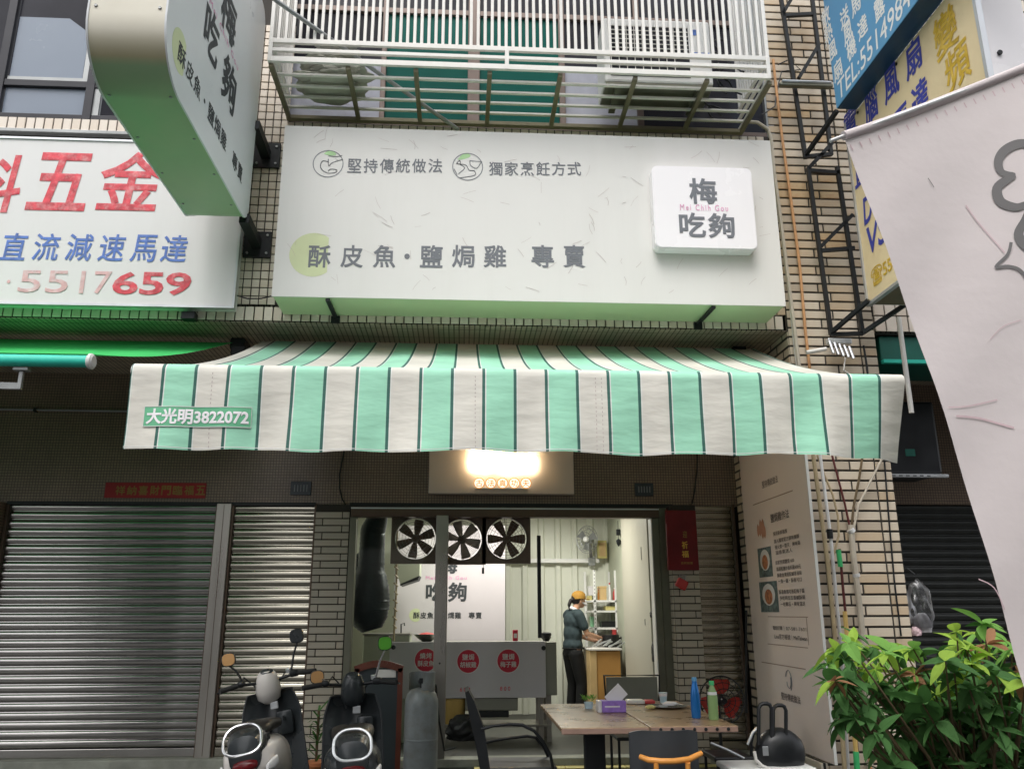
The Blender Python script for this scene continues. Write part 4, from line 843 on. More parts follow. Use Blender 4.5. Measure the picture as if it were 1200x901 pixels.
# pipes and cables down the column
def pipe(name, label, cat, pts, r, mat, yp=-1.86, n=8, group=None):
    a = PY(*pts[-1], yp); t = thing(name, label, cat, (a.x, yp, a.z), group)
    obj('run', MB().tube([PY(x,y,yp) for x,y in pts], r, n), mat, t, 40); return t
pipe('orange_conduit','thin rusty orange pipe running down the column beside the long sign','pipe',[(906,70),(909,99),(917,165),(927,235),(937,310),(944,390),(950,440),(957,520)],.014,'orangepipe')
pipe('grey_conduit','pale grey pipe bent down over the right end of the long sign','pipe',[(870,142),(888,144),(900,152),(904,165),(907,200),(914,250),(924,330),(933,400),(938,440)],.018,'pvc',-1.9)
pipe('grey_conduit','thin pale cable running close beside the orange pipe on the column','pipe',[(907,215),(915,270),(925,350),(930,400),(935,440)],.008,'cage',-1.85)
pipe('black_cable','looping black cable hanging from the cage onto the column','cable',[(893,135),(908,125),(912,100),(916,84),(938,82),(925,70),(912,76)],.007,'black',-1.86)
pipe('black_cable','black cable hanging in a loop below the ladder frame','cable',[(1012,405),(1016,430),(1020,470)],.01,'black',-1.9)
pipe('bamboo_pole','thick tan pole leaning on the column left of the grey pipe','pole',[(953,533),(962,600),(970,660),(977,730),(983,800),(990,905),(995,960)],.019,'bamboo',-2.0)
pipe('silver_pipe','pale silver pole with a black clamp leaning on the column','pole',[(961,533),(967,580),(973,626),(980,700),(986,760),(994,901),(998,950)],.015,'pipew',-1.97)
obj('clamp', MB().tube([PY(972,620,-1.97),PY(973,631,-1.97)],.026,10), 'black', S.objects['silver_pipe'], 40)
pipe('tan_cable','curved tan cable looping beside the silver pole','cable',[(958,533),(966,556),(976,580),(982,605),(983,628),(978,646),(972,664),(971,685),(978,740),(984,800),(990,901)],.010,'bamboo',-1.93)
pipe('brown_cable','brown cable slanting down to the bundle on the column','cable',[(975,533),(982,560),(990,590),(996,618)],.010,'maroon',-1.86)
pipe('grey_cable','grey brown cable meeting the bundle from above','cable',[(1011,533),(1006,565),(1000,595),(998,618)],.011,'stem',-1.86)
pipe('pale_cable','pale cable slanting left from under the awning to the bundle','cable',[(1036,533),(1022,560),(1006,592),(1000,622)],.010,'pvc',-1.86)
t = pipe('cable_bundle','grey bundled conduit running down the middle of the column','pipe',[(997,615),(1000,650),(1005,690),(1010,735),(1014,790),(1020,901),(1024,960)],.026,'pvc',-1.87)
obj('tie', MB().tube([PY(996,620,-1.87),PY(999,624,-1.87)],.034,10).tube([PY(1003,672,-1.87),PY(1004,676,-1.87)],.031,10), 'pipew', t, 40)
pipe('black_cable','straight black cable down the right side of the column','cable',[(1036,535),(1041,600),(1048,680),(1056,745)],.008,'black',-1.83)
pipe('black_cable','straight black cable down the left side of the column behind the poles','cable',[(958,560),(966,640),(974,720),(984,860)],.008,'black',-1.83)
t = pipe('mop','mop with a green grip and maroon stick leaning on the column','mop',[(984,643),(988,690),(993,740),(1002,840),(1008,930)],.012,'maroon',-2.05)
obj('grip', MB().tube([PY(982.5,644,-2.05),PY(985,664,-2.05)],.021,10), 'greenp', t, 40)
t = pipe('broom_handle','yellow wooden broom stick with a green end standing among the leaves','broom',[(990,716),(994,760),(999,830),(1003,880)],.019,'yellowst',-2.15)
obj('grip', MB().tube([PY(1003,880,-2.15),PY(1006,925,-2.15)],.023,10), 'greenp', t, 40)
pipe('rusty_rod','rusty brown rod standing low behind the bush','rod',[(1014,840),(1018,880),(1024,930)],.012,'orangepipe',-2.1)

# ================================================================ MENU BOARD on the column side
mbd = thing('menu_board', 'tall narrow pale menu board with food photos and brown writing beside the column', 'board', (3.0,-1.0,.4)); MX = 2.995
a = PX(868,540,MX); b = PX(941,540,MX); c = PX(978,893,MX)
my0, my1 = c.y, PX(868,560,MX).y; mz0, mz1 = .42, 3.5
obj('sheet', MB().box(MX,MX+.02,my0,my1,mz0,mz1,.003), 'boardp', mbd)
obj('edge_strip', MB().box(MX-.002,MX+.022,my0-.006,my0-.0005,mz0,mz1), 'white', mbd)
def mtx(body, x0,y0,x1,y1,mat='boardink',bold=.01, nm='small_print'):
    """lettering on the board face; corners measured in the photograph, level in the scene"""
    xm,ym=(x0+x1)/2,(y0+y1)/2; L_=PX(x0,ym,MX); R_=PX(x1,ym,MX); T_=PX(xm,y0,MX); B_=PX(xm,y1,MX)
    return text(nm, body, (MX-.0025, L_.y, B_.z), (0,-1,0), ZU, L_.y-R_.y, T_.z-B_.z, mat, mbd, bold)
P3 = []
P3.append(mtx('堅持傳統做法', 893,560,912,569)); P3.append(mtx('鹽焗雞作法', 903,599,925,610,bold=.03))
def para(x0,y0,lines,dx=1.0):
    for i,(tx,w) in enumerate(lines): P3.append(mtx(tx, x0+i*dx, y0+i*7.4, x0+i*dx+w, y0+i*7.4+5.2, bold=.02))
para(906,621,[('採用新鮮雞隻',17),('加入獨家配方調味醃製',30),('慢火煮一整天．美味滿',30),('溢香氣迷人',20)])
para(909,655,[('自家特調鹽焗 600',22),('精選粗鹽炒香料雞600元',29),('酥脆金黃搭配鹹香滋味',29),('一魚一盤・酥香可口',28)])
para(913,690,[('酥香魚塊可搭配梅子醬',30),('多吃時加五香鹹酥蝦',30),('一吃難忘・美味滿足',29)])
P3.append(mtx('電話訂購', 906,733,917,738,bold=.03)); P3.append(mtx('│07-581-7601', 919,733.5,945,739.5)); P3.append(mtx('Line官方帳號│MeiTaiwan', 908,743,946,750,bold=.02)); P3.append(mtx('堅持傳統做法', 916,813,938,822,bold=.03))
joinobjs(P3, 'small_print')
def mquad(mb, x0,y0,x1,y1,off=.0022):
    xm,ym=(x0+x1)/2,(y0+y1)/2; L_=PX(x0,ym,MX); R_=PX(x1,ym,MX); T_=PX(xm,y0,MX); B_=PX(xm,y1,MX)
    mb.quad((MX-off,L_.y,B_.z),(MX-off,R_.y,B_.z),(MX-off,R_.y,T_.z),(MX-off,L_.y,T_.z)); return (L_.y,R_.y,B_.z,T_.z)
for box_, m1 in (((889,641,905,676),'food1'),((891,681,912,717),'food1')):
    g = MB(); r4 = mquad(g,*box_); obj('food_photo', g, m1, mbd)
    yc=(r4[0]+r4[1])/2; zc=(r4[2]+r4[3])/2; ry=abs(r4[0]-r4[1])*.36; rz=(r4[3]-r4[2])*.36
    g = MB().poly([(MX-.003, yc+ry*cos(a_*pi/8), zc+.02+rz*sin(a_*pi/8)) for a_ in range(16)]); obj('food_plate_print', g, 'oldwhite', mbd)
    g = MB().poly([(MX-.0036, yc+ry*.6*cos(a_*pi/8), zc+.0+rz*.7*sin(a_*pi/8)) for a_ in range(16)]); obj('food_print', g, 'food2', mbd)
g = MB(); q = PX(894,620,MX)
for k_,(dy,dz,s_) in enumerate(((.10,.0,.07),(.02,.03,.08),(-.02,-.03,.07))): g.poly([(MX-.0026-.0003*k_, q.y+dy+s_*cos(t_*pi/6)*.9, q.z+dz+s_*1.1*sin(t_*pi/6)*(1 if t_%3 else .5)) for t_ in range(12)])
obj('chilli_print', g, M('faint_brown_print', (.50,.26,.18), .6), mbd)
fbl = M('faint_brown_line', (.34,.24,.20), .6)
for q4 in ((882,582.5,930,583.8),(900,722,947,723),(900,756,947,757),(946.3,723.5,947,755.5),(893,779,944,780.2)): g = MB(); mquad(g,*q4); obj('rule_line', g, fbl, mbd)
g = MB(); q = PX(925,800,MX)
for r_,a0,a1 in ((.07,20,250),(.05,150,360)):
    pts = [(MX-.0028, q.y+r_*cos(radians(t_)), q.z+.02+r_*1.3*sin(radians(t_))) for t_ in range(a0,a1,20)]; g.tube(pts,.004,4)
obj('emblem_outline', g, 'line', mbd)
ck = thing('wall_skirting', 'low dark tiled skirting at the foot of the column below the menu board', 'skirting', (3,-1,.12)); obj('skirting', MB().box(2.97,3.029,-1.78,-.02,.1,.40,.006), 'sqr', ck)

# ================================================================ LIT SIGN over the shop door
lt = thing('lit_shop_sign', 'glowing sign panel with blown out lettering above the shop door, below the awning edge', 'lit sign', (.43,-.12,2.85))
qa = PY(502,578,-.12); qb = PY(673,578,-.12); pz0 = qa.z; pz1 = 3.38
obj('panel', MB().box(qa.x,qb.x,-.12,-.02,pz0,pz1,.006), 'panel', lt)
textp('lit_lettering', '梅吃夠', 550, 531, 628, 553, -.155, 'glow', lt, .05, .012, 1.1)
textp('lit_lettering', '古早味', 550, 503, 628, 528, -.155, 'glow', lt, .05, .012, 1.1)
for i,ch in enumerate('古法真功夫'):
    cx = 561.5+i*13.7; c_ = PY(cx,566,-.15); r_ = PY(cx+6.6,566,-.15).x-c_.x
    obj('lit_disc', MB().lathe((c_.x,-.150,c_.z),[(r_*.86,0),(r_*.86,.012)],20,'Y'), 'disc', lt); g=MB(); disc(g,(c_.x,-.1512,c_.z),r_,20,inner=r_*.84); obj('disc_ring', g, 'ring', lt)
    textp('disc_lettering', ch, cx-4, 562, cx+4, 570, -.1525, 'ring', lt, .02)
obj('standoff', MB().box(qa.x+.5,qb.x-.5,-.14,-.121,pz0+.05,pz0+.06), 'alu', lt)
# red banner left
rb_ = thing('red_banner', 'thin dark red paper banner with dull gold writing above the widest shutter', 'banner', (-3.5,-.01,2.8)); a = PY(122,583,-.012); b = PY(242,566,-.012)
obj('paper', MB().box(a.x,b.x,-.016,-.002,a.z,b.z), 'red', rb_); spaced('lettering', '祥納喜財門臨福五', 141, 568.8, 235, 580, -.018, 'goldk', rb_, .03)
"""plaque beside the shop door"""
rp_ = thing('red_plaque', 'upright dark red plaque with gold characters at the top of the right tiled pier', 'plaque', (2.4,-.2,2.2)); a = PY(783,668,-.19); b = PY(815,598,-.19)
obj('board', MB().box(a.x,b.x,-.20,-.165,a.z,b.z,.006), 'plaqred', rp_); textp('lettering','祈', 799,634,806,643,-.2025,'gold',rp_,.03); textp('lettering','福', 799,645,807,653,-.2025,'gold',rp_,.03); textp('lettering','迎', 800,622,805,630,-.2025,'goldk',rp_,.02); textp('small_print','吉祥如意', 798,658,812,661,-.2025,'goldk',rp_,.02)
rk = thing('red_packet', 'crumpled red packet stuck on the right tiled pier below the red plaque', 'packet', (2.38,-.19,2.0)); q = PY(799,684,-.2)
obj('packet', MB().xf(Matrix()) .box(-.06,.06,-.02,.02,-.05,.05,.015).xf(Matrix.Translation((q.x,-.20,q.z)) @ Matrix.Rotation(.5,4,'Y')), 'bagr', rk); obj('clear_flap', MB().box(-.03,.04,-.012,.0,.03,.10,.004).xf(Matrix.Translation((q.x-.01,-.20,q.z)) @ Matrix.Rotation(.2,4,'Y')), 'plastic', rk)

# ================================================================ SHOP FRONT AND INTERIOR
sf = thing('shop_front_frame', 'brown and steel door frame with glass around the open shop front', 'door frame', (.5,0,.12))
obj('header', MB().box(-1.18,2.14,-.05,.09,2.585,2.69,.006), 'brownal', sf)
obj('header_track', MB().box(-1.18,2.14,-.056,-.0505,2.668,2.682), 'alu', sf)
obj('left_jamb', MB().box(-1.186,-1.115,-.04,.1,.12,2.583,.006), 'greenal', sf)
obj('right_jamb', MB().box(2.06,2.135,-.04,.1,.12,2.583,.006).box(2.137,XA-.002,-.03,.1,.12,2.69,.004), 'greenal', sf)
obj('jamb_light_edge', MB().box(2.048,2.058,-.042,.1,.12,2.58), 'cage', sf)
a = PY(508.5,740,-.06); b = PY(523.5,740,-.06)
po = obj('centre_post', MB().box(a.x,b.x,-.07,.05,.14,2.60,.008), 'stainless', sf)
obj('bolt', MB().lathe(((a.x+b.x)/2,-.075,1.1),[(.010,0),(.010,.006)],8,'Y'), 'black', po)
obj('glass_pane', MB().box(-1.11,a.x-.005,.0,.008,.16,2.58), 'glass', sf)
obj('sill', MB().box(-1.18,2.135,-.1,.1,.121,.20,.008), 'conc', sf)
bb = PY(632,700,.06); tag(obj('door_bar', MB().box(bb.x-.02,bb.x+.02,.04,.07,1.34,2.40,.004), 'framed'), 'thin black upright bar of the sliding door in the shop opening', 'door bar')
RX0, RX1, RY, RZ0, RZ1 = -1.6, 2.2, 3.7, .2, 3.05
struct('interior_floor', MB().box(-1.7,2.4,.1,RY+.1,.12,.195), 'paving')
rw = thing('interior_room', 'pale greenish white room inside the shop behind the door frame', 'room', (.3,2,.2))
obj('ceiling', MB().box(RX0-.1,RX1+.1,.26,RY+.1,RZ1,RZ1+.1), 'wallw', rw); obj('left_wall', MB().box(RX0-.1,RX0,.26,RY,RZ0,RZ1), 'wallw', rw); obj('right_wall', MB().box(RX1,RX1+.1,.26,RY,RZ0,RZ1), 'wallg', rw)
obj('back_wall', MB().box(RX0,RX1,RY,RY+.1,RZ0,RZ1), 'wallw', rw)
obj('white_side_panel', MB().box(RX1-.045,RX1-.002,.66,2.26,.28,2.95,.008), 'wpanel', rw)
obj('panel_handle', MB().box(RX1-.052,RX1-.046,1.0,1.012,2.2,2.35).box(RX1-.052,RX1-.046,.95,.962,1.45,1.52), 'frameg', rw)
obj('skirting', MB().box(.62,RX1-.05,3.62,3.66,.196,.30,.004), 'framed', rw)
cw = thing('corrugated_partition', 'white ribbed metal partition across the back of the shop', 'partition', (1.3,3.55,.2)); g = MB(); x = .5; pr = []
while x < 2.15: pr += [(x,3.60),(x+.14,3.60),(x+.165,3.56),(x+.225,3.56),(x+.25,3.60)]; x += .25
for (xa,ya),(xb,yb) in zip(pr,pr[1:]): g.quad((xa,ya,.2),(xb,yb,.2),(xb,yb,3.05),(xa,ya,3.05))
obj('ribbed_sheet', g, 'wallw', cw); zr = PY(650,657,3.5).z
obj('rail', MB().box(.6,2.05,3.46,3.54,zr-.03,zr+.03,.006), 'white', cw)
wb = thing('interior_logo_board', 'large lilac white printed board with the shop logo on the wall inside', 'board', (-.1,2.5,.9)); a = PY(462,700,2.5); b = PY(592,700,2.5)
obj('board', MB().box(a.x,b.x,2.5,2.53,.8,2.75,.003), 'lilac', wb); yb = 2.496
textp('lettering','梅',512,652,536,672,yb,'inkd',wb,.04); textp('lettering','吃',499,683,520,704,yb,'inkd',wb,.045); textp('lettering','夠',525,682,547,705,yb,'inkd',wb,.045); textp('romanised_name','Mei Chih Gou',499,674.5,547,679,yb,'pink',wb,.015,space=1.3)
spaced('lettering','酥皮魚·鹽焗雞 專賣',488,717,561,724.5,yb,'inkd',wb,.03); obj('olive_round', MB().poly(arc(tuple(PY(487,720.5,yb+.002)),.085,50,310,20)), 'olive', wb)

# lamps inside
for i,(x,y) in enumerate(((.0,1.5),(1.3,1.9))):
    lm = thing('ceiling_lamp', 'small round ceiling lamp inside the shop, ' + ('nearer the duct' if i==0 else 'above the person'), 'lamp', (x,y,RZ1))
    obj('lens', MB().lathe((x,y,RZ1-.05),[(.10,0),(.12,.012),(.12,.045)],16), 'bulb', lm)
    L_ = bpy.data.lights.new('lamp_light','AREA'); L_.shape='DISK'; L_.size=.5; L_.energy=22; L_.color=(1,.985,.90); lo = bpy.data.objects.new('lamp_light', L_); COL.objects.link(lo); lo.location=(0,0,-.07); lo.parent=lm

# exhaust fans
def fan_unit(px, py, label, blades, col_='fanblade', rot=0.0, tint=None):
    c = PY(px,py,.10); t = thing('exhaust_fan', label, 'fan', (c.x,.10,c.z-.25), 'square exhaust fans over the shop door'); h = .262; r = .225; n = 32; g = MB()
    for (y0_,y1_) in ((.10,.20),):
        def pt(rr,k,y): a=2*pi*k/n; return Vector((c.x+rr*cos(a),y,c.z+rr*sin(a)))
        def sq(k,y): a=2*pi*k/n; m=max(abs(cos(a)),abs(sin(a))); return Vector((c.x+h*cos(a)/m,y,c.z+h*sin(a)/m))
        for k in range(n):
            g.quad(sq(k,y0_),sq(k+1,y0_),pt(r,k+1,y0_),pt(r,k,y0_)); g.quad(pt(r,k,y0_),pt(r,k+1,y0_),pt(r,k+1,y1_),pt(r,k,y1_)); g.quad(sq(k,y0_),sq(k+1,y0_),sq(k+1,y1_),sq(k,y1_)); g.quad(sq(k,y1_),sq(k+1,y1_),pt(r,k+1,y1_),pt(r,k,y1_))
    obj('housing', g, 'fanbox', t)
    g = MB(); g.tube([(c.x+(r-.004)*cos(2*pi*k/n),.094,c.z+(r-.004)*sin(2*pi*k/n)) for k in range(n)],.005,5,closed=True)
    for q in ([.04,.075,.11,.145,.18,.205] if col_=='fanblade' else [.03+.014*i_ for i_ in range(13)]): g.tube([(c.x+q*cos(2*pi*k/20),.091,c.z+q*sin(2*pi*k/20)) for k in range(20)],.0022,4,closed=True)
    for k in range(12): a=2*pi*k/12; g.tube([(c.x+.02*cos(a),.089,c.z+.02*sin(a)),(c.x+r*cos(a),.093,c.z+r*sin(a))],.002,4)
    obj('wire_guard', g, 'grate' if not tint else 'grate', t)
    obj('hub', MB().lathe((c.x,.11,c.z),[(.03,0),(.04,.012),(.04,.06)],16,'Y'), 'fanblade', t, 40)
    for k in range(blades):
        a = rot+2*pi*k/blades; u=Vector((cos(a),0,sin(a))); w=Vector((-sin(a),0,cos(a))); g=MB(); P=[]
        for rr,hw,tw in ((.035,.022,.02),(.10,.038,.022),(.17,.050,.016),(.205,.046,.01)): P.append((Vector((c.x,.145,c.z))+u*rr-w*hw+Vector((0,tw,0)), Vector((c.x,.145,c.z))+u*rr+w*hw-Vector((0,tw,0))))
        for (a0,b0),(a1,b1) in zip(P,P[1:]): g.quad(a0,b0,b1,a1)
        obj('blade', g, col_, t)
    return t
fan_unit(487,631,'square brown exhaust fan with dark blades left of the steel post',6,rot=.35)
fan_unit(541,632,'square exhaust fan with pale greyish blades just right of the steel post',6,'fang',rot=.8)
fan_unit(593.5,631,'square brown exhaust fan with dark blades, the rightmost of the three',6,rot=0)
tag(obj('hanging_switch', MB().tube([PY(566,656,.15),PY(566.5,666,.15)],.003,5).join(MB().box(PY(566,670,.15).x-.012,PY(566,670,.15).x+.012,.14,.16,PY(566,672,.15).z,PY(566,665,.15).z,.003)), 'black'), 'tiny black pull switch hanging under the exhaust fans', 'switch')
# duct
g = MB(); path = []; rads = []
ctrl = [(446,600,.30,.09),(441,612,.38,.125),(437,622,.42,.14),(436,640,.45,.142),(435,658,.45,.148),(434,672,.45,.175),(433,688,.45,.215),(432,703,.45,.232),(432,717,.45,.225),(434,729,.45,.185),(436,738,.45,.11)]
N_ = 60
for k in range(N_+1):
    t_ = k/N_*(len(ctrl)-1); i = min(int(t_),len(ctrl)-2); f_ = t_-i; a,b = ctrl[i],ctrl[i+1]; v = [a[j]+(b[j]-a[j])*f_ for j in range(4)]
    path.append(PY(v[0],v[1],v[2]+.1)); rads.append(v[3]*(1+(.025 if k%2 else -.015)*(1 if k>26 else .35))*(.93 if 25<k<30 else 1))
g.tube(path, rads, 18)
tag(obj('ventilation_duct', g, 'duct', None, 50), 'fat black crinkled flexible duct hanging behind the left glass', 'duct')
tag(obj('duct_bag', MB().join(remesh(MB().ball(PY(421,672,.62),.12,.1,.25).ball(PY(421,700,.62),.14,.1,.2),.03,3)), 'duct', None, 60), 'bulging black duct bend behind the hanging duct', 'duct')
hd = thing('range_hood', 'pale metal hood with a dark underside inside the left part of the shop', 'hood', (-.65,1.8,2.0)); a = PY(469,686,1.6); b = PY(492,657,1.6)
obj('canopy', extrude(MB(), [Vector((a.x,1.6,a.z+.02)),Vector((b.x,1.6,a.z+.12)),Vector((b.x,1.6,b.z)),Vector((a.x-.1,1.6,b.z))], (0,.5,0)), 'wallg', hd); obj('dark_underside', extrude(MB(), [Vector((a.x,1.59,a.z-.0)),Vector((b.x-.02,1.59,a.z+.07)),Vector((b.x,1.59,a.z+.118)),Vector((a.x,1.59,a.z+.018))], (0,.5,0)), 'black', hd)
hk = thing('hanging_chain', 'brown chain and hooks hanging beside the duct', 'chain', (-.8,.6,1.5)); g=MB()
x_ = PY(463,700,.6).x; g.tube([(x_,.6,2.5),(x_,.6,2.2),(x_+.01,.6,1.9),(x_,.6,1.3)],.012,6)
for k in range(8): g.tube([(x_-.02+.01*(k%2),.58,2.1-.09*k),(x_+.03,.58,2.06-.09*k)],.010,5)
obj('chain', g, 'bamboo', hk, 40)
# steel kitchen unit left
ku = thing('kitchen_unit', 'pale steel cooking unit behind the glass under the duct', 'kitchen unit', (-.8,1.0,.2)); a = PY(426,742,1.0); b = PY(480,742,1.0)
obj('cabinet', MB().box(a.x,b.x,1.0,1.5,.2,PY(450,742,1.0).z-.02,.01), 'wallg', ku); obj('top_edge', MB().box(a.x-.01,b.x+.01,.985,1.5,PY(450,742,1.0).z-.019,PY(450,742,1.0).z,.004), 'stainless', ku)
obj('tap', MB().tube([PY(470,742,1.2),PY(470,731,1.2),PY(474,730,1.2),PY(474,733,1.2)],.008,6), 'black', ku)
# cart
ct = thing('food_cart', 'low food cart fronted by a lilac white board with red discs and prices', 'cart', (.1,.9,.2)); A = PY(457,752,.9); B = PY(640,817,.9)
obj('front_board', MB().box(A.x,B.x,.9,.915,B.z,A.z,.004), 'cartw', ct); obj('body', MB().box(A.x+.02,PY(652,780,.97).x,.93,1.45,B.z+.02,A.z-.006,.008), 'cartg', ct)
for px,py,t1,t2 in ((499,773,'燒烤','酥皮魚'),(548.7,774.5,'鹽焗','胡椒雞'),(595.7,774,'鹽焗','梅子雞')):
    c = PY(px,py,.897); r = PY(px+13,py,.897).x-c.x; d_ = obj('red_disc', MB().lathe((c.x,.896,c.z),[(r,0),(r,.0035)],28,'Y'), 'discred', ct)
    g = MB(); disc(g,(c.x,.8955,c.z),r*1.06,28,inner=r*.99); obj('disc_rim', g, 'oldwhite', ct)
    textp('lettering',t1,px-7,py-8.5,px+7,py-1.2,.8935,'oldwhite',ct,.02,space=1.1); textp('lettering',t2,px-9.5,py+.5,px+9.5,py+7.5,.8935,'oldwhite',ct,.02)
textp('price','6 0 0',539,805,551,810,.8965,'redpaint',ct,.02); textp('price','8 0 0',586,804,598,809,.8965,'redpaint',ct,.02)
g = MB()
for px,py in ((461,758),(637,759)): c=PY(px,py,.897); g.lathe((c.x,.885,c.z),[(.022,0),(.026,.006),(.026,.014)],14,'Y')
obj('knob', g, 'black', ct)
for x in (A.x+.1,B.x-.05,B.x+.04):
    for y in (.96,1.36): obj('leg', MB().box(x-.025,x+.025,y,y+.04,.197,B.z+.03,.003), 'stainless', ct)
obj('lower_shelf', MB().box(A.x+.3,B.x+.06,.95,1.42,.36,.385,.004), 'stainless', ct)
bx = thing('burner_box', 'grey metal burner box with dark knobs hanging under the food cart', 'burner', (.5,1.0,.45)); a=PY(545,833,.93); b=PY(607,817,.93)
obj('case', MB().box(a.x,b.x,.94,1.3,a.z,b.z+.0,.01), 'cartg', bx); obj('tray', MB().box(a.x+.1,b.x-.1,.95,1.28,a.z-.07,a.z-.002,.01), 'black', bx)
yb_ = thing('yellow_tub', 'yellow tub under the left end of the food cart', 'tub', (-.1,1.0,.4)); q=PY(531,830,1.0)
obj('tub', MB().lathe((q.x,1.05,q.z-.16),[(.10,0),(.13,.05),(.15,.26),(.14,.27)],18), 'yellowst', yb_, 40)
bg_ = thing('black_bin_bag', 'black bag slumped under the food cart', 'bag', (.1,.8,.2)); obj('bag', crumple((PY(545,846,.8).x,.8,.36),.26,.14,.20,21,.35), 'blackp', bg_, 40)
bw = thing('wok_bowl', 'metal bowl with red food standing on the food cart', 'bowl', (-.3,1.1,1.27)); q=PY(500,752,1.1)
obj('bowl', MB().lathe((q.x,1.1,A.z-.004),[(.05,0),(.11,.04),(.16,.08),(.165,.085),(.14,.075)],20), 'chrome', bw, 40); obj('food', MB().lathe((q.x,1.1,A.z+.06),[(.13,0),(.07,.03),(.01,.04)],16), 'bagr', bw, 40)
tl = thing('cup_stack', 'dark bowls stacked on the right end of the food cart', 'bowls', (.95,1.1,1.27)); q=PY(640,752,1.1); obj('stack', MB().lathe((q.x,1.1,A.z-.004),[(.03,0),(.06,.04),(.055,.05),(.065,.07),(.06,.09),(.03,.1)],16), 'blackp', tl, 40)
rc = thing('red_carton', 'small dark red carton standing behind the food cart', 'carton', (.7,1.2,1.25)); q=PY(604,748,1.2); obj('carton', MB().box(q.x-.03,q.x+.03,1.2,1.26,A.z-.005,A.z+.12,.004), 'discred', rc); obj('carton_label', MB().box(q.x-.02,q.x+.02,1.197,1.199,A.z+.03,A.z+.08), 'oldwhite', rc)
# pine cabinet with tools, person works at it
pc = thing('pine_cabinet', 'pine and amber wooden cabinet in front of the person inside the shop', 'cabinet', (1.9,2.4,.2)); a=PY(691,762,2.3); m1=PY(699,762,2.3); b=PY(727,762,2.3)
obj('left_board', MB().box(a.x,m1.x,2.3,2.9,.2,a.z,.004), 'pine', pc); obj('front_board', MB().box(m1.x+.002,b.x,2.31,2.9,.2,a.z-.01,.004), 'pinedk', pc); obj('worktop', MB().box(a.x-.01,b.x+.02,2.28,2.92,a.z+.001,a.z+.025,.004), 'cage', pc)
g = MB(); rnd = random.Random(5)
for i in range(9): x=rnd.uniform(m1.x-.05,b.x); g.bar((x,2.35+.03*i,a.z+.035+.004*i),(x+rnd.uniform(.08,.2),2.4+.03*i,a.z+.10+rnd.uniform(0,.04)),.02,.012)
tag(obj('kitchen_tongs', g, 'alu'), 'heap of metal tongs and utensils on the pine cabinet', 'utensils')
sk = thing('black_pot', 'black pot on the back of the pine cabinet', 'pot', (2.0,2.7,a.z)); q=PY(716,748,2.7); obj('pot', MB().lathe((q.x,2.75,a.z+.026),[(.10,0),(.12,.03),(.12,.15),(.125,.16)],18), 'blackp', sk, 40); obj('handle', MB().tube([(q.x+.1,2.75,a.z+.13),(q.x+.2,2.7,a.z+.17)],.01,6), 'blackp', sk)
# rack
rk_ = thing('storage_rack', 'white slotted metal storage rack with shelves at the back right of the shop', 'rack', (2.0,3.1,.2)); rx0=PY(697,700,3.0).x; rx1=PY(722,700,3.0).x
for x,y in ((rx0,3.0),(rx1,3.0),(rx0-.06,3.5),(rx1,3.5)):
    obj('upright', MB().box(x-.018,x+.018,y-.01,y+.02,.2,PY(700,668,3.0).z,.003), 'white', rk_)
g = MB()
for k in range(30): z=.9+k*.05; g.box(rx0-.006,rx0+.006,2.988,2.9895,z,z+.02)
obj('slots', g, 'frameg', rk_)
zs = [PY(710,y,3.0).z for y in (703,715,735,758)]
for z in zs: obj('shelf', MB().box(rx0-.06,rx1+.02,2.99,3.5,z-.03,z,.004), 'white', rk_)
def item(name,label,cat,px,zb,w,h,d,mat,y=3.05,shape='box'):
    q=PY(px,700,y); t=thing(name,label,cat,(q.x,y,zb)); zb+=.002
    if shape=='box': obj('body',MB().box(q.x-w/2,q.x+w/2,y,y+d,zb,zb+h,.008),mat,t); obj('lid',MB().box(q.x-w/2-.004,q.x+w/2+.004,y-.004,y+d+.004,zb+h*.86,zb+h+.003,.004),mat,t)
    else: obj('body',MB().lathe((q.x,y+.05,zb),[(w*.42,0),(w*.5,.02),(w*.5,h*.6),(w*.2,h*.78),(w*.18,h*.9)],14),mat,t,40); obj('cap',MB().lathe((q.x,y+.05,zb+h*.9),[(w*.22,0),(w*.22,h*.1)],12),'bagr' if mat!='bagr' else 'white',t,40)
item('cardboard_box','brown carton on the top shelf of the white rack','carton',707,zs[0],.10,.19,.2,'pine')
item('spice_bottle','white bottle beside the carton on the top rack shelf','bottle',715.5,zs[0],.05,.24,.1,'white',shape='l')
item('sauce_bottle','red bottle at the right end of the top rack shelf','bottle',721,zs[0],.05,.17,.1,'bagr',shape='l')
item('sauce_bottle','tall dark bottle at the far right of the rack','bottle',722,zs[0]+.17,.03,.22,.1,'blackp',shape='l')
item('orange_jar','small orange jar at the left end of the top rack shelf','jar',702,zs[0],.03,.15,.1,'orange',shape='l')
item('storage_tub','pale food tub on the second shelf of the white rack','tub',715,zs[1]-.001,.14,.055,.2,'tactile')
item('black_tray','black tray on the third shelf of the white rack','tray',712,zs[2],.19,.08,.2,'blackp')
item('wire_basket','grey basket on the lowest visible rack shelf','basket',711,zs[3],.18,.14,.2,'frameg')
item('green_box','small green box on the far left of the rack','box',694,zs[2],.06,.14,.1,'mintp',3.3); item('yellow_packet','yellow packet at the left of the rack','packet',691,zs[0]-.04,.07,.1,.1,'tactile',3.4); item('white_packet','white packet above the yellow one beside the rack','packet',693,zs[0]+.07,.08,.13,.1,'paper',3.4)
item('red_tin','red tin on the cabinet end of the rack','tin',719,zs[3]+.15,.05,.08,.1,'bagr',2.95)
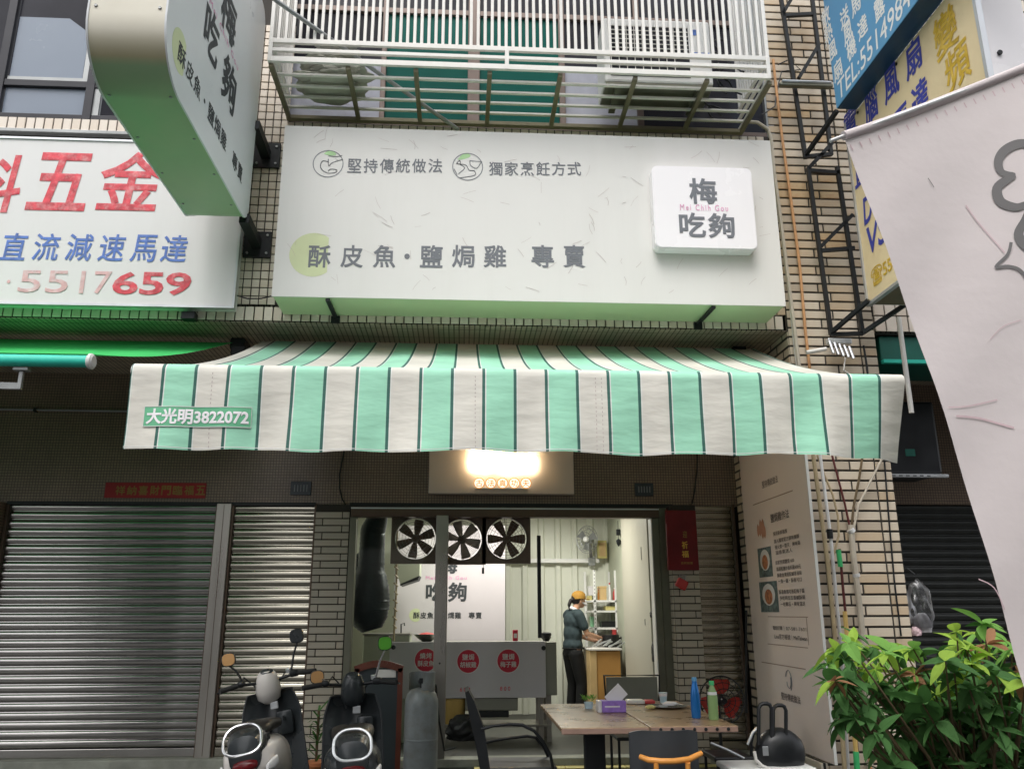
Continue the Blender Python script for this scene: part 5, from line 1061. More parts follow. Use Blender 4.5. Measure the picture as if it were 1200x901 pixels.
# wall fan, junction box, hanging things
wf = thing('wall_fan', 'grey wall fan mounted high at the back right inside the shop', 'fan', (1.85,3.4,2.4)); q = PY(688,632,3.2); g=MB()
fr = Matrix.Translation(q) @ Matrix.Rotation(-.6,4,'Z')
for yy,rr in ((-.05,.10),(-.05,.17),(0,.20),(.04,.15)): g.tube([(rr*.85*cos(2*pi*k/24),yy,rr*sin(2*pi*k/24)) for k in range(24)],.004,5,closed=True)
for k in range(14): a_=2*pi*k/14; g.tube([(.03*cos(a_),-.06,.03*sin(a_)),(.17*cos(a_)*.85,-.05,.17*sin(a_)),(.20*cos(a_)*.85,0,.20*sin(a_)),(.15*cos(a_)*.85,.04,.15*sin(a_))],.0025,4)
obj('guard', g.xf(fr), 'frameg', wf); g=MB()
for k in range(3):
    a_=2*pi*k/3+.4; u=Vector((cos(a_),0,sin(a_)))*.15; w=Vector((-sin(a_),0,cos(a_)))*.06; g.quad(u*.2-w*.4,u-w+Vector((0,.02,0)),u+w-Vector((0,.02,0)),u*.2+w*.4)
obj('blade', g.xf(fr), 'frameg', wf); obj('hub', MB().lathe((0,-.07,0),[(.03,0),(.045,.02),(.045,.05)],14,'Y').xf(fr), 'white', wf, 40); obj('motor', MB().ball((0,.09,0),.06,.08,.06).xf(fr), 'frameg', wf, 40)
obj('bracket', MB().bar(q+Vector((.06,.14,-.02)),q+Vector((.10,.3,-.28)),.04,.04).box(q.x+.05,q.x+.15,3.44,3.5,q.z-.36,q.z-.24,.005), 'frameg', wf)
jb = thing('junction_box', 'pale yellow electrical box beside the wall fan', 'electrical box', (2.05,3.4,2.3)); a=PY(701,654,3.4); b=PY(711,633,3.4); obj('case', MB().box(a.x,b.x,3.40,3.5,a.z,b.z,.01), 'tactile', jb); obj('door', MB().box(a.x+.02,b.x-.02,3.39,3.399,a.z+.03,b.z-.03,.003), 'pine', jb)
g=MB(); q=PX(716,624,2.19); tag(obj('hanging_lamp_holder', MB().lathe((2.165,2.5,PY(716,640,2.5).z),[(.008,0),(.03,.04),(.035,.08),(.012,.10)],12).join(MB().box(2.14,2.19,2.47,2.53,PY(716,627,2.5).z,PY(716,620,2.5).z,.004)).join(MB().tube([(2.165,2.5,PY(716,633,2.5).z),(2.165,2.5,PY(716,610,2.5).z)],.004,5)), 'black', None, 40), 'black socket and bulb holder hanging on the right wall inside', 'lamp holder')
def glove(px,py,w,h,label,name,cat):
    q=PX(px,py,2.13); t=thing(name,label,cat,tuple(q)); s_=10.0/971; obj('bundle', crumple((2.13,q.y+.06,q.z),.035,w,h,int(px),.4), 'blackp', t, 40); obj('strap', MB().tube([(2.14,q.y+.06,q.z-h*.8),(2.14,q.y+.06,q.z-h-.14)],.006,6), 'black', t)
glove(766,720,.10,.055,'small black brush hung on the right wall just inside the door','wall_brush','brush'); glove(768,766,.08,.15,'black glove bundle hung on the right wall just inside the door','black_glove','gloves')

# ================================================================ PERSON
pr_ = thing('person', 'person in a mustard cap and slate T-shirt working at the pine cabinet inside the shop', 'person', (1.55,2.7,.2), local=True)
pr_.rotation_euler = (0,0,radians(20)); pr_.location = (1.55,2.75,.197)
# local: facing +X, z up from the floor
def capsule(mb, a, b, ra, rb, n=10): a,b=Vector(a),Vector(b); mb.tube([a,b],[ra,rb],n); mb.ball(a,ra,sub=2); mb.ball(b,rb,sub=2); return mb
B_ = MB(); V=Vector
def limb(mb, pts): 
    for (p,r),(q_,s_) in zip(pts,pts[1:]): capsule(mb,p,q_,r,s_)
limb(B_,[((-.02,.10,.88),.085),((.03,.11,.48),.058),((-.01,.12,.07),.040)]); limb(B_,[((-.02,-.10,.88),.085),((.05,-.11,.48),.058),((.0,-.12,.07),.040)])
for sy in (.12,-.12): capsule(B_,(-.02,sy,.045),(.14,sy,.035),.042,.032)
B_.ball((-.02,0,.95),.115,.155,.13); B_.ball((-.01,0,1.12),.10,.135,.16); B_.ball((.0,0,1.28),.115,.165,.14); capsule(B_,(0,-.13,1.37),(0,.13,1.37),.06,.06); capsule(B_,(.01,0,1.38),(.05,0,1.48),.055,.05)
HC = V((.085,0,1.56)); B_.ball(HC,.090,.074,.108); B_.ball(HC+V((.035,0,-.055)),.055,.052,.05)
B_.ball(HC+V((.092,0,-.012)),.016,.010,.018); B_.ball(HC+V((.078,0,-.055)),.014,.022,.008)
for sy in (1,-1): B_.ball(HC+V((-.005,sy*.075,-.01)),.016,.010,.028)
for sy,hx,hz in ((1,.45,1.03),(-1,.47,1.05)):
    limb(B_,[((0,sy*.18,1.36),.052),((.09,sy*.21,1.12),.040),((hx-.10,sy*.13,hz),.028)])
    hp=V((hx-.05,sy*.12,hz-.005)); capsule(B_,(hx-.10,sy*.13,hz),hp,.026,.034)
    for f_ in range(4): q0=hp+V((.02,(-.024+.016*f_)*1,.0)); q1=q0+V((.04,0,-.012)); q2=q1+V((.022-.004*abs(f_-1),0,-.022)); capsule(B_,q0,q1,.0095,.0085,6); capsule(B_,q1,q2,.0085,.007,6)
    q0=hp+V((-.01,-sy*.03,0)); capsule(B_,q0,q0+V((.035,-sy*.022,-.008)),.011,.008,6)
obj('body', remesh(B_,.008,3), 'skin', pr_, True)
T_=MB(); T_.ball((-.02,0,.97),.135,.175,.12); T_.ball((-.015,0,1.12),.128,.165,.18); T_.ball((0,0,1.28),.135,.185,.15); capsule(T_,(0,-.14,1.375),(0,.14,1.375),.072,.072)
for sy in (1,-1): limb(T_,[((0,sy*.17,1.36),.072),((.05,sy*.205,1.22),.066)])
obj('shirt', remesh(T_,.011,4), 'shirt', pr_, True)
T_=MB(); T_.ball((-.02,0,.90),.13,.17,.13); limb(T_,[((-.02,.09,.86),.105),((.03,.11,.48),.078),((-.01,.12,.10),.062)]); limb(T_,[((-.02,-.09,.86),.105),((.05,-.11,.48),.078),((0,-.12,.10),.062)]); obj('trousers', remesh(T_,.012,4), 'trousers', pr_, True)
T_=MB(); T_.ball(HC+V((-.018,0,.018)),.094,.082,.10); T_.ball(HC+V((-.10,0,.0)),.03,.03,.03); limb(T_,[(HC+V((-.12,0,-.0)),.028),(HC+V((-.15,0,-.06)),.024),(HC+V((-.14,0,-.13)),.008)]); obj('hair', remesh(T_,.009,2), 'hair', pr_, True)
T_=MB(); T_.lathe(HC+V((0,0,.018)),[(.099,0),(.102,.03),(.092,.07),(.06,.10),(.02,.112)],22); hc=obj('cap', T_, 'cap', pr_, True); g=MB().lathe(HC+V((.09,0,.012)),[(.075,0),(.078,.006),(.07,.012)],20); hb=obj('brim', g, 'cap', hc, 40)
tw=MB(); limb(tw,[((.10,.06,1.22),.022),((.06,.075,1.40),.024),((-.04,.03,1.46),.024),((-.04,-.03,1.46),.024),((.06,-.085,1.40),.026),((.13,-.09,1.20),.026),((.15,-.09,1.08),.022)]); obj('towel', remesh(tw,.010,3), 'paper', pr_, True)
g=MB().tube([HC+V((.02,-.075,-.03)),HC+V((.085,-.045,-.05)),HC+V((.10,0,-.05)),HC+V((.085,.045,-.05)),HC+V((.02,.075,-.03))],[.004,.024,.028,.024,.004],8); obj('face_mask', g, 'paper', pr_, True)
g=MB().tube([(.14*cos(t_)+ -.01,.17*sin(t_),.93) for t_ in [2*pi*k/20 for k in range(20)]],.009,6,closed=True); obj('apron_string', g, 'trousers', pr_, 40)
T_=MB()
for sy in (.12,-.12): T_.box(-.07,.19,sy-.05,sy+.05,.0,.085,.03)
obj('shoes', T_, 'blackp', pr_, 40)

# ================================================================ SCOOTERS
def scooter(label, loc, yaw, roll, body, shield, cover, mir, steer=0.0, s1=True):
    t = thing('scooter', label, 'scooter', loc, 'scooters parked before the shutters', local=True); t.rotation_euler = (0, roll, yaw); t.scale = (1,1,.93)
    obj('rear_body', MB().loft([(-.86,0,.60,.05,.05,.8),(-.82,0,.60,.13,.10,.8),(-.66,0,.60,.175,.14,.75),(-.40,0,.56,.195,.17,.75),(-.12,0,.50,.185,.20,.75),(.05,0,.44,.14,.17,.8)],24), body, t, 50)
    obj('tail_panel', MB().loft([(-.875,0,.66,.05,.06,.8),(-.85,0,.67,.10,.12,.7),(-.74,0,.70,.125,.12,.7),(-.60,0,.72,.13,.09,.8)],20), 'scdark', t, 50)
    rr = rrect(0,0,.235,.225,(.08,.10,.10,.08),6); mx = Matrix.Translation((0,-.86,.77)) @ Matrix.Rotation(radians(-38),4,'X')
    obj('grab_rail', MB().tube([mx @ p for p in rr],.010,8,closed=True), 'chrome' if s1 else 'alu', t, 40)
    obj('tail_lamp', MB().loft([(-.905,0,.60,.05,.02,.8),(-.89,0,.60,.075,.035,.8),(-.86,0,.60,.08,.04,.8)],16), 'tail', t, 50)
    for sx in (1,-1): obj('indicator', MB().loft([(-.855,sx*.13,.56,.008,.02,.8),(-.80,sx*.158,.57,.014,.035,.8),(-.72,sx*.175,.58,.010,.03,.8)],12), 'pipew', t, 50)
    obj('seat', MB().loft([(-.70,0,.76,.06,.03,.8),(-.66,0,.775,.12,.05,.75),(-.45,0,.79,.145,.055,.7),(-.15,0,.765,.15,.05,.7),(.02,0,.745,.12,.045,.8),(.07,0,.73,.06,.03,.9)],22), 'seat', t, 50)
    for y,z in ((-.58,.25),(.66,.25)):
        w = obj('wheel', MB().lathe((-.03,y,z),[(.15,0),(.16,.01),(.16,.05),(.15,.06)],24,'X'), 'alu', t, 40)
        obj('tyre', MB().tube([(0,y+.215*cos(2*pi*k/28),z+.215*sin(2*pi*k/28)) for k in range(28)],.048,10,closed=True), 'rubber', w, 60)
    obj('rear_mudguard', MB().loft([(-.80,0,.36,.06,.01,.8),(-.76,0,.42,.07,.02,.8),(-.62,0,.52,.07,.02,.8)],12), 'scdark', t, 50)
    obj('number_plate', MB().box(-.10,.10,-.835,-.825,.36,.46,.003).xf(Matrix.Translation((0,0,0))), 'oldwhite', t)
    obj('floorboard', MB().box(-.20,.20,.0,.45,.26,.31,.02), 'scdark', t)
    # leg shield: curved sheet with real thickness
    g = MB(); NXs, NZs = 10, 10
    def sh(i,k,off):
        u=-1+2*i/NXs; v=k/NZs; w=.235*(1-.08*v-.45*max(0,v-.75)**1.2*2.2); return Vector((u*w,.42+.10*v-.08*u*u+off,.30+.66*v))
    for off in (0,.035):
        for k in range(NZs+1):
            for i in range(NXs+1): g.v.append(sh(i,k,off))
    W_=NXs+1; n0=W_*(NZs+1)
    for k in range(NZs):
        for i in range(NXs): a=k*W_+i; g.f += [(a,a+1,a+W_+1,a+W_),(n0+a,n0+a+W_,n0+a+W_+1,n0+a+1)]
    ed=[k*W_ for k in range(NZs+1)]; ed2=[k*W_+NXs for k in range(NZs+1)]; e3=[NZs*W_+i for i in range(W_)]; e4=list(range(W_))
    for e in (ed,ed2,e3,e4):
        for a,b in zip(e,e[1:]): g.f.append((a,b,n0+b,n0+a))
    ls_=obj('leg_shield', g, shield, t, 50)
    obj('glove_compartment', MB().box(-.15,-.02,.40,.46,.62,.72,.02).box(.03,.16,.385,.44,.60,.80,.03), 'scdark', ls_, 40); obj('keyhole_plate', MB().box(.0,.06,.385,.40,.82,.88,.006), 'alu', ls_); obj('bag_hook', MB().tube([(.10,.38,.74),(.10,.33,.73),(.10,.32,.76)],.009,8), 'scdark', ls_, 40)
    obj('front_fork', MB().tube([(.07,.52,.75),(.07,.66,.26)],.022,8).tube([(-.07,.52,.75),(-.07,.66,.26)],.022,8), 'alu', t, 40); obj('front_mudguard', MB().loft([(.44,0,.44,.05,.02,.8),(.56,0,.53,.07,.03,.8),(.74,0,.53,.07,.03,.8),(.88,0,.42,.05,.02,.8)],12), body, t, 50)
    # steering group
    mx = Matrix.Translation((0,.40,1.0)) @ Matrix.Rotation(steer,4,'Z')
    hd_=obj('headset', MB().tube([(0,.05,-.10),(0,.04,-.085),(0,.03,-.02),(0,.02,.06),(0,.01,.115),(0,.005,.14)],[.060,.088,.098,.088,.068,.045],20).xf(mx), cover, t, 50)
    obj('dial', MB().lathe((0,0,0),[(.046,0),(.050,.006),(.04,.012)],18,sy=.7).xf(mx @ Matrix.Translation((0,-.018,.128)) @ Matrix.Rotation(radians(38),4,'X')), 'scdark', hd_, 40)
    obj('handlebar', MB().tube([mx @ Vector(p) for p in ((-.33,-.13,.06),(-.22,-.07,.07),(-.08,.02,.05),(.08,.02,.05),(.22,-.07,.07),(.33,-.13,.06))],.013,8), 'black', t, 40)
    for sx in (1,-1):
        P=lambda *p: mx @ Vector((sx*p[0],p[1],p[2]))
        obj('grip', MB().tube([P(.23,-.08,.07),P(.36,-.15,.058)],.021,10), 'rubber', t, 40)
        obj('brake_lever', MB().tube([P(.18,-.01,.07),P(.26,-.02,.06),P(.38,-.10,.045)],.007,6), 'chrome' if not s1 else 'black', t, 40)
        obj('switch_block', MB().ball(P(.20,-.065,.075),.035,.03,.028), 'black', t, 50)
    for sx,(mw,mh),ml,mm,dx,dz in ((-1,(.11,.11),.20,mir[0],.04,.16 if s1 else .0),(1,(.115,.12),.22,mir[1],.03,.24)):
        b0=mx @ Vector((sx*.18,-.04,.08)); m0=mx @ Vector((sx*(.18+dx+.05),-.03,.08+dz))
        mr_=obj('mirror', MB().loft([(-.012,0,0,mw/2*.92,mh/2*.92,.7),(0,0,0,mw/2,mh/2,.7),(.03,0,0,mw/3,mh/3,.8)],20).xf(Matrix.Translation(m0+Vector((0,0,.05)))), 'scdark', t, 50)
        obj('mirror_glass', MB().loft([(-.016,0,0,mw/2*.85,mh/2*.85,.7),(-.0125,0,0,mw/2*.88,mh/2*.88,.7)],20).xf(Matrix.Translation(m0+Vector((0,0,.05)))), mm, mr_)
        obj('stalk', MB().tube([b0,b0.lerp(m0,.5)+Vector((sx*.0,0,.03)),m0],.008,6), 'black' if s1 else 'chrome', mr_, 40)
    for sx in (1,-1): obj('brake_cable', MB().tube([mx @ Vector((sx*.19,-.02,.07)), mx @ Vector((sx*.17,.07,.12)), mx @ Vector((sx*.09,.10,.02)), Vector((sx*.05,.47,.86))],.006,6), 'black', t, 40)
    obj('throttle_housing', MB().box(.165,.235,-.10,-.03,.045,.10,.015).xf(mx), 'black', t, 40)
    obj('brake_reservoir', MB().lathe((.17,-.01,.085),[(.025,0),(.027,.03),(.022,.036)],12).xf(mx), 'alu', t, 40)
    obj('seat_seam', MB().tube([(-.13,-.35,.812),(0,-.36,.846),(.13,-.35,.812)],.004,5), 'scdark', t)
    obj('shield_rim', MB().tube([sh(0,k,-.004) for k in range(NZs+1)]+[sh(i,NZs,-.004) for i in range(NXs+1)]+[sh(NXs,NZs-k,-.004) for k in range(NZs+1)],.007,6), 'dkgrey', ls_, 50)
    obj('headlight', MB().ball(mx @ Vector((0,.14,.0)),.06,.03,.05), 'chrome', t, 50)
    obj('side_stand', MB().tube([(-.10,-.05,.28),(-.22,-.10,.01)],.014,6), 'black', t)
    return t
scooter('white and charcoal scooter with a white headlight cowl, nearest the steel post', (-1.30,-2.35,.12), radians(4), radians(-11), 'scwhite','scdark','scwhite',('amber','scdark'),radians(12))
s2_=scooter('all black scooter with silver levers parked beside the gas cylinder', (-.74,-2.42,.08), radians(7), radians(-3), 'scdark','scdark','scdark',('amber','refl_green'),radians(-8),False)
# ================================================================ GAS CYLINDER
q = PY(493.5,850,-.95); gc = thing('gas_cylinder', 'tall grey gas cylinder standing against the steel post of the shop front', 'gas cylinder', (q.x,-.95,.12))
obj('body', MB().lathe((q.x,-.95,.16),[(.13,0),(.148,.03),(.152,.08),(.152,.62),(.148,.68),(.13,.73),(.10,.765),(.05,.78)],28), 'tank', gc, 50)
obj('weld_band', MB().lathe((q.x,-.95,.50),[(.1525,0),(.1545,.003),(.1545,.012),(.1525,.015)],28).lathe((q.x,-.95,.795),[(.150,0),(.1515,.004),(.150,.008)],28), 'tank', gc, 50)
obj('foot_ring', MB().lathe((q.x,-.95,.122),[(.12,0),(.12,.05)],24), 'tank', gc, 40)
g = MB(); 
for k in range(24):
    a0=radians(-140+280*k/24-90+180+90); 
    a0=radians(-50-90+280*k/24+50); a1=a0+radians(280/24)
    for (r0,r1) in ((.112,.118),): g.quad((q.x+r1*cos(a0),-.95+r1*sin(a0),.92),(q.x+r1*cos(a1),-.95+r1*sin(a1),.92),(q.x+r1*cos(a1),-.95+r1*sin(a1),1.075),(q.x+r1*cos(a0),-.95+r1*sin(a0),1.075)); g.quad((q.x+r0*cos(a0),-.95+r0*sin(a0),.92),(q.x+r0*cos(a1),-.95+r0*sin(a1),.92),(q.x+r0*cos(a1),-.95+r0*sin(a1),1.075),(q.x+r0*cos(a0),-.95+r0*sin(a0),1.075)); g.quad((q.x+r0*cos(a0),-.95+r0*sin(a0),1.075),(q.x+r0*cos(a1),-.95+r0*sin(a1),1.075),(q.x+r1*cos(a1),-.95+r1*sin(a1),1.075),(q.x+r1*cos(a0),-.95+r1*sin(a0),1.075))
obj('collar', g, 'tank', gc, 50); obj('valve', MB().lathe((q.x,-.95,.93),[(.02,0),(.02,.05),(.03,.055),(.03,.08)],12).tube([(q.x,-.97,.99),(q.x-.02,-1.05,1.0)],.016,8), 'black', gc, 40)
obj('collar_slot', MB().box(q.x-.022,q.x+.012,-1.071,-1.066,.985,1.03,.004), 'black', gc)
# hose
tag(obj('gas_hose', MB().tube([(q.x+.02,-.95,1.0),(q.x+.12,-.8,.95),(q.x+.15,-.5,.6),(q.x+.2,-.2,.3),(q.x+.3,.3,.25)],.010,6), 'black', None, 40), 'black gas hose running from the cylinder valve into the shop', 'hose')
# ================================================================ FRAMED SLATE BOARD
fbd = thing('framed_slate_board', 'reddish wood framed dark board standing between the black scooter and the gas cylinder', 'board', (-.75,-1.0,.12)); a=PY(413,850,-.95); b=PY(470,850,-.95); zt=PY(440,776,-.95).z
top = [(-1,0)]
g = MB(); fx0,fx1=a.x,b.x; arcpts=[Vector((fx0+(fx1-fx0)*k/12,-.96,zt-.05+.05*sin(pi*k/12))) for k in range(13)]
g.bar((fx0+.02,-.95,.13),(fx0+.02,-.95,zt-.05),.045,.04).bar((fx1-.02,-.95,.13),(fx1-.02,-.95,zt-.05),.045,.04)
for p_,q_ in zip(arcpts,arcpts[1:]): g.bar(p_+Vector((0,.01,-.01)),q_+Vector((0,.01,-.01)),.04,.06)
obj('frame', g, 'redwood', fbd); obj('panel', MB().box(fx0+.04,fx1-.04,-.95,-.935,.2,zt-.045), 'slate', fbd); s0=PY(441,789,-.96); s1_=PY(464,789,-.96)
obj('sticker', MB().box(s0.x,s1_.x,-.957,-.951,s0.z-.035,s0.z+.035,.003), 'cage', fbd)
obj('back_leg', MB().bar(((fx0+fx1)/2,-.9,zt-.1),((fx0+fx1)/2,-.5,.13),.04,.03), 'redwood', fbd)
# spiky plant in a terracotta pot behind the scooters
pl = thing('spiky_plant', 'spiky green plant in a terracotta pot between the two scooters', 'plant', (-1.35,-.5,.12)); q=PY(371,880,-.9)
obj('pot', MB().lathe((q.x,-.9,.125),[(.07,0),(.10,.16),(.11,.17),(.11,.2),(.09,.2)],18), 'terracotta', pl, 40)
rnd=random.Random(9); g=MB()
for i in range(46):
    a=rnd.uniform(0,2*pi); L_=rnd.uniform(.12,.26); z=.3+rnd.uniform(0,.45); c=Vector((q.x,-.9,z)); d=Vector((cos(a),sin(a),rnd.uniform(.1,.9))).normalized(); w=d.cross(Vector((0,0,1))).normalized()*.010
    g.quad(c-w,c+w,c+d*L_*.6+w,c+d*L_*.6-w); g.poly([c+d*L_*.6-w,c+d*L_*.6+w,c+d*L_-Vector((0,0,.03))])
obj('leaves', g, 'leaf3', pl); S.objects['leaves'] if False else None
obj('stem', MB().tube([(q.x,-.9,.3),(q.x,-.9,.75)],.012,6), 'stem', pl)

# ================================================================ TABLES
TZ = .85
def table(x0,x1,y0,y1,label,rustic):
    t = thing('cafe_table', label, 'table', ((x0+x1)/2,(y0+y1)/2,.12))
    obj('top', MB().box(x0,x1,y0,y1,TZ-.028,TZ,.006), 'wood', t); obj('edge_band', MB().box(x0+.003,x1-.003,y0-.004,y0-.0005,TZ-.038,TZ-.005,.001).box(x0+.02,x1-.02,y0+.02,y1-.02,TZ-.045,TZ-.0285), 'woodedge', t)
    if rustic:
        for i in range(7): obj('edge_stud', MB().lathe((x0+.07+i*(x1-x0-.14)/6,y0-.009,TZ-.02),[(.010,0),(.012,.003),(.012,.006)],8,'Y'), 'black', t)
    cx=(x0+x1)/2
    for y in ((y0+y1)/2-.25,):
        obj('column', MB().box(cx-.075,cx+.075,y-.04,y+.04,.15,TZ-.046,.008) if not rustic else MB().box(cx-.03,cx+.03,y-.03,y+.03,.15,TZ-.046,.008), 'black', t)
    obj('foot', MB().box(cx-.25,cx+.25,y0+.5,y0+.58,.125,.155,.01).box(cx-.04,cx+.04,y0+.3,y1-.3,.156,.18,.01), 'black', t)
    return t
c0=PZ(657.5,852.8,TZ); c1=PZ(760,851,TZ); c2=PZ(640,824.4,TZ); c3=PZ(733,824.4,TZ); c4=PZ(858,847,TZ)
table(c0.x,c1.x,c0.y,c2.y,'bare laminate cafe table with the purple tissue box, left of two',False)
table(c1.x+.012,c4.x,c0.y+.03,c2.y+.15,'laminate cafe table with a studded edge carrying two bottles, right of two',True)
def on(px,py): return PZ(px,py,TZ)
tbx = thing('tissue_box', 'purple tissue box with a white card sticking out, on the left table', 'tissue box', tuple(on(716,834))); p=on(706,835); q_=on(733,834)
yb0=p.y; obj('box', MB().box(p.x,q_.x,yb0,yb0+.13,TZ+.001,TZ+.085,.006), 'purple', tbx); obj('side_flap', MB().box(p.x-.03,p.x-.001,yb0+.01,yb0+.13,TZ+.001,TZ+.085,.004), 'paper', tbx); obj('card', MB().box(-.055,.055,-.004,.004,0,.15,.002).xf(Matrix.Translation(((p.x+q_.x)/2-.03,yb0+.05,TZ+.07)) @ Matrix.Rotation(radians(48),4,'Y')), 'paper', tbx); obj('white_band', MB().box(p.x+.02,q_.x-.05,yb0-.003,yb0-.0005,TZ+.04,TZ+.05), 'paper', tbx)
q=on(690,830); vp = thing('table_plant', 'tiny leafy plant in a clear cup at the back left of the left table', 'plant', tuple(q)); obj('cup', MB().lathe((q.x,q.y,TZ+.001),[(.03,0),(.038,.05)],14), 'cupblue', vp, 40)
g=MB(); rnd=random.Random(3)
for i in range(26):
    a=rnd.uniform(0,6.28); c=Vector((q.x+rnd.uniform(-.04,.04),q.y+rnd.uniform(-.03,.03),TZ+.05+rnd.uniform(0,.03))); d=Vector((cos(a),sin(a),rnd.uniform(.2,.9)))*.05; w=Vector((-sin(a),cos(a),0))*.010; g.poly([c,c+d*.5+w,c+d,c+d*.5-w])
obj('leaves', g, 'leaf2', vp)
q=on(777.5,824); cu = thing('paper_cup', 'pale blue and white paper cup at the back of the right table', 'cup', tuple(q)); obj('cup', MB().lathe((q.x,q.y,TZ+.001),[(.026,0),(.035,.085),(.037,.088),(.034,.088)],18), 'cupblue', cu, 40); obj('upper_band', MB().lathe((q.x,q.y,TZ+.060),[(.0335,0),(.0355,.024)],18), 'paper', cu, 40)
q=on(752,825); pk = thing('snack_packet', 'cream and red packet lying at the back of the right table', 'packet', tuple(q)); obj('packet', MB().box(q.x-.12,q.x+.03,q.y,q.y+.12,TZ+.001,TZ+.035,.012), 'cage', pk, 40); obj('red_end', MB().box(q.x+.031,q.x+.12,q.y,q.y+.11,TZ+.001,TZ+.03,.012), 'bagr', pk, 40)
q=on(782,829); tr = thing('metal_plate', 'shallow metal plate with scraps on the right table', 'plate', tuple(q)); obj('plate', MB().lathe((q.x,q.y,TZ+.001),[(.11,0),(.15,.012),(.165,.018),(.155,.015),(.10,.006)],26), 'chrome', tr, 40); obj('scraps', crumple((q.x+.03,q.y+.02,TZ+.03),.08,.05,.02,33,.4), 'paper', tr, 40)
q=on(765,831); pk = thing('crumpled_wrapper', 'orange and white crumpled wrapper beside the metal plate', 'wrapper', tuple(q)); obj('wrapper', crumple((q.x-.02,q.y,TZ+.018),.05,.04,.02,35,.4), 'tactile', pk, 40)
q=on(816,841); bo = thing('blue_bottle', 'shiny blue bottle near the front of the right table', 'bottle', tuple(q)); obj('bottle', MB().lathe((q.x,q.y,TZ+.001),[(.030,0),(.034,.01),(.036,.06),(.035,.12),(.034,.16),(.028,.20),(.020,.235),(.018,.255)],20), 'bluebottle', bo, 50); obj('cap', MB().lathe((q.x,q.y,TZ+.256),[(.019,0),(.019,.022),(.016,.026)],14), 'blue', bo, 40)
q=on(836.5,843); bo = thing('green_bottle', 'green drink bottle with a bright green cap on the right table', 'bottle', tuple(q)); obj('bottle', MB().lathe((q.x,q.y,TZ+.001),[(.033,0),(.036,.01),(.036,.15),(.03,.19),(.016,.225),(.015,.235)],20), 'greenliq', bo, 50); obj('cap', MB().lathe((q.x,q.y,TZ+.236),[(.019,0),(.019,.026),(.017,.029)],14), 'greenp', bo, 40); obj('shoulder_band', MB().lathe((q.x,q.y,TZ+.17),[(.0345,0),(.0320,.02)],20), 'oldwhite', bo, 40)  # pale band round the green bottle's shoulder
q=on(808,838); pk = thing('clear_wrap', 'scrap of clear wrap beside the blue bottle', 'wrapper', tuple(q)); obj('wrap', crumple((q.x+.05,q.y-.03,TZ+.015),.03,.02,.015,37,.4), 'plastic', pk)

# ================================================================ CHAIRS
wc = thing('black_armchair', 'black metal armchair with thin curved arms seen from the side before the shop', 'chair', (.35,-2.4,.12)); Yc=-2.35
P=lambda x,y,d=0: PY(x,y,Yc+d)
sz=.56
obj('back_panel', extrude(MB(), [P(545,811),P(549,809),P(556,822),P(568,856),P(575,905),P(563,905),P(557,870),P(549,835)], (0,.42,0)), 'black', wc, 40)
for d in (0,.45):
    obj('arm', MB().tube([P(564,854,d*1.0),P(578,850,d),P(596,848,d),P(612,849,d),P(626,856,d),P(636,868,d),P(645,884,d),P(650,910,d)] if d==0 else [P(564,871,d),P(580,867,d),P(600,864,d),P(618,862,d),P(628,864,d),P(638,876,d),P(646,895,d),P(650,925,d)],.012,8), 'black', wc, 40)
sA=P(575,893); sB=P(650,893)
obj('seat', MB().box(sA.x-.02,sB.x+.02,Yc+.0,Yc+.46,sz-.10,sz-.065,.012), 'dkgrey', wc)
for x in (sA.x,sB.x):
    for y in (Yc+.02,Yc+.44): obj('leg', MB().tube([(x,y,sz-.10),(x+(.04 if x>sA.x else -.05),y,.122)],.013,8), 'black', wc, 40)
oc = thing('orange_chair', 'grey backed chair with an orange bentwood rail pushed to the right table', 'chair', (1.4,-3.3,.12)); oy=-3.25
a=PY(742,870,oy); b=PY(824,870,oy); zt=PY(783,857,oy).z; g=MB()
def obk(u,v,off=0): return Vector((a.x+(b.x-a.x)*(.5+.5*u*(1-.0*v)),oy+.05-.07*u*u*0+.10*(u*u)*-1*-1-off, zt-.40+.40*v-.05*max(0,abs(u)-.75)*4*max(0,v-.8)*2))
NXo,NZo=12,8
for off in (0,.018):
    for k in range(NZo+1):
        for i in range(NXo+1): g.v.append(obk(-1+2*i/NXo,k/NZo,off))
W_=NXo+1; n0=W_*(NZo+1)
for k in range(NZo):
    for i in range(NXo): q0=k*W_+i; g.f+=[(q0,q0+1,q0+W_+1,q0+W_),(n0+q0,n0+q0+W_,n0+q0+W_+1,n0+q0+1)]
for e in ([k*W_ for k in range(NZo+1)],[k*W_+NXo for k in range(NZo+1)],[NZo*W_+i for i in range(W_)],list(range(W_))):
    for p_,q_ in zip(e,e[1:]): g.f.append((p_,q_,n0+q_,n0+p_))
obj('backrest', g, 'dkgrey', oc, 50)
rl_=[PY(x,y,oy-.03+d) for x,y,d in ((750,886,.06),(760,890,.02),(775,891.5,-.01),(790,891.5,-.01),(808,889,.02),(822,882,.06))]
obj('rail', MB().tube(rl_,[.017,.019,.019,.019,.019,.017],12), 'orange', oc, 50)
for px in (769,806): p_=PY(px,893,oy-.03); obj('post', MB().tube([p_,Vector((p_.x,oy+.0,.45))],.017,10), 'orange', oc, 40)
obj('seat', MB().box(a.x+.02,b.x-.02,oy+.05,oy+.45,.45,.48,.012), 'dkgrey', oc)
for x in (a.x+.06,b.x-.06):
    for y in (oy+.05,oy+.42): obj('leg', MB().tube([(x,y,.45),(x,y,.122)],.016,8), 'orange', oc, 40)
gy=-.75; gcx = thing('grey_chair', 'chair with a plain grey panel back in a black frame behind the tables', 'chair', (1.6,gy,.12)); a=PY(708,800,gy); b=PY(773,800,gy); z1=PY(740,791,gy).z
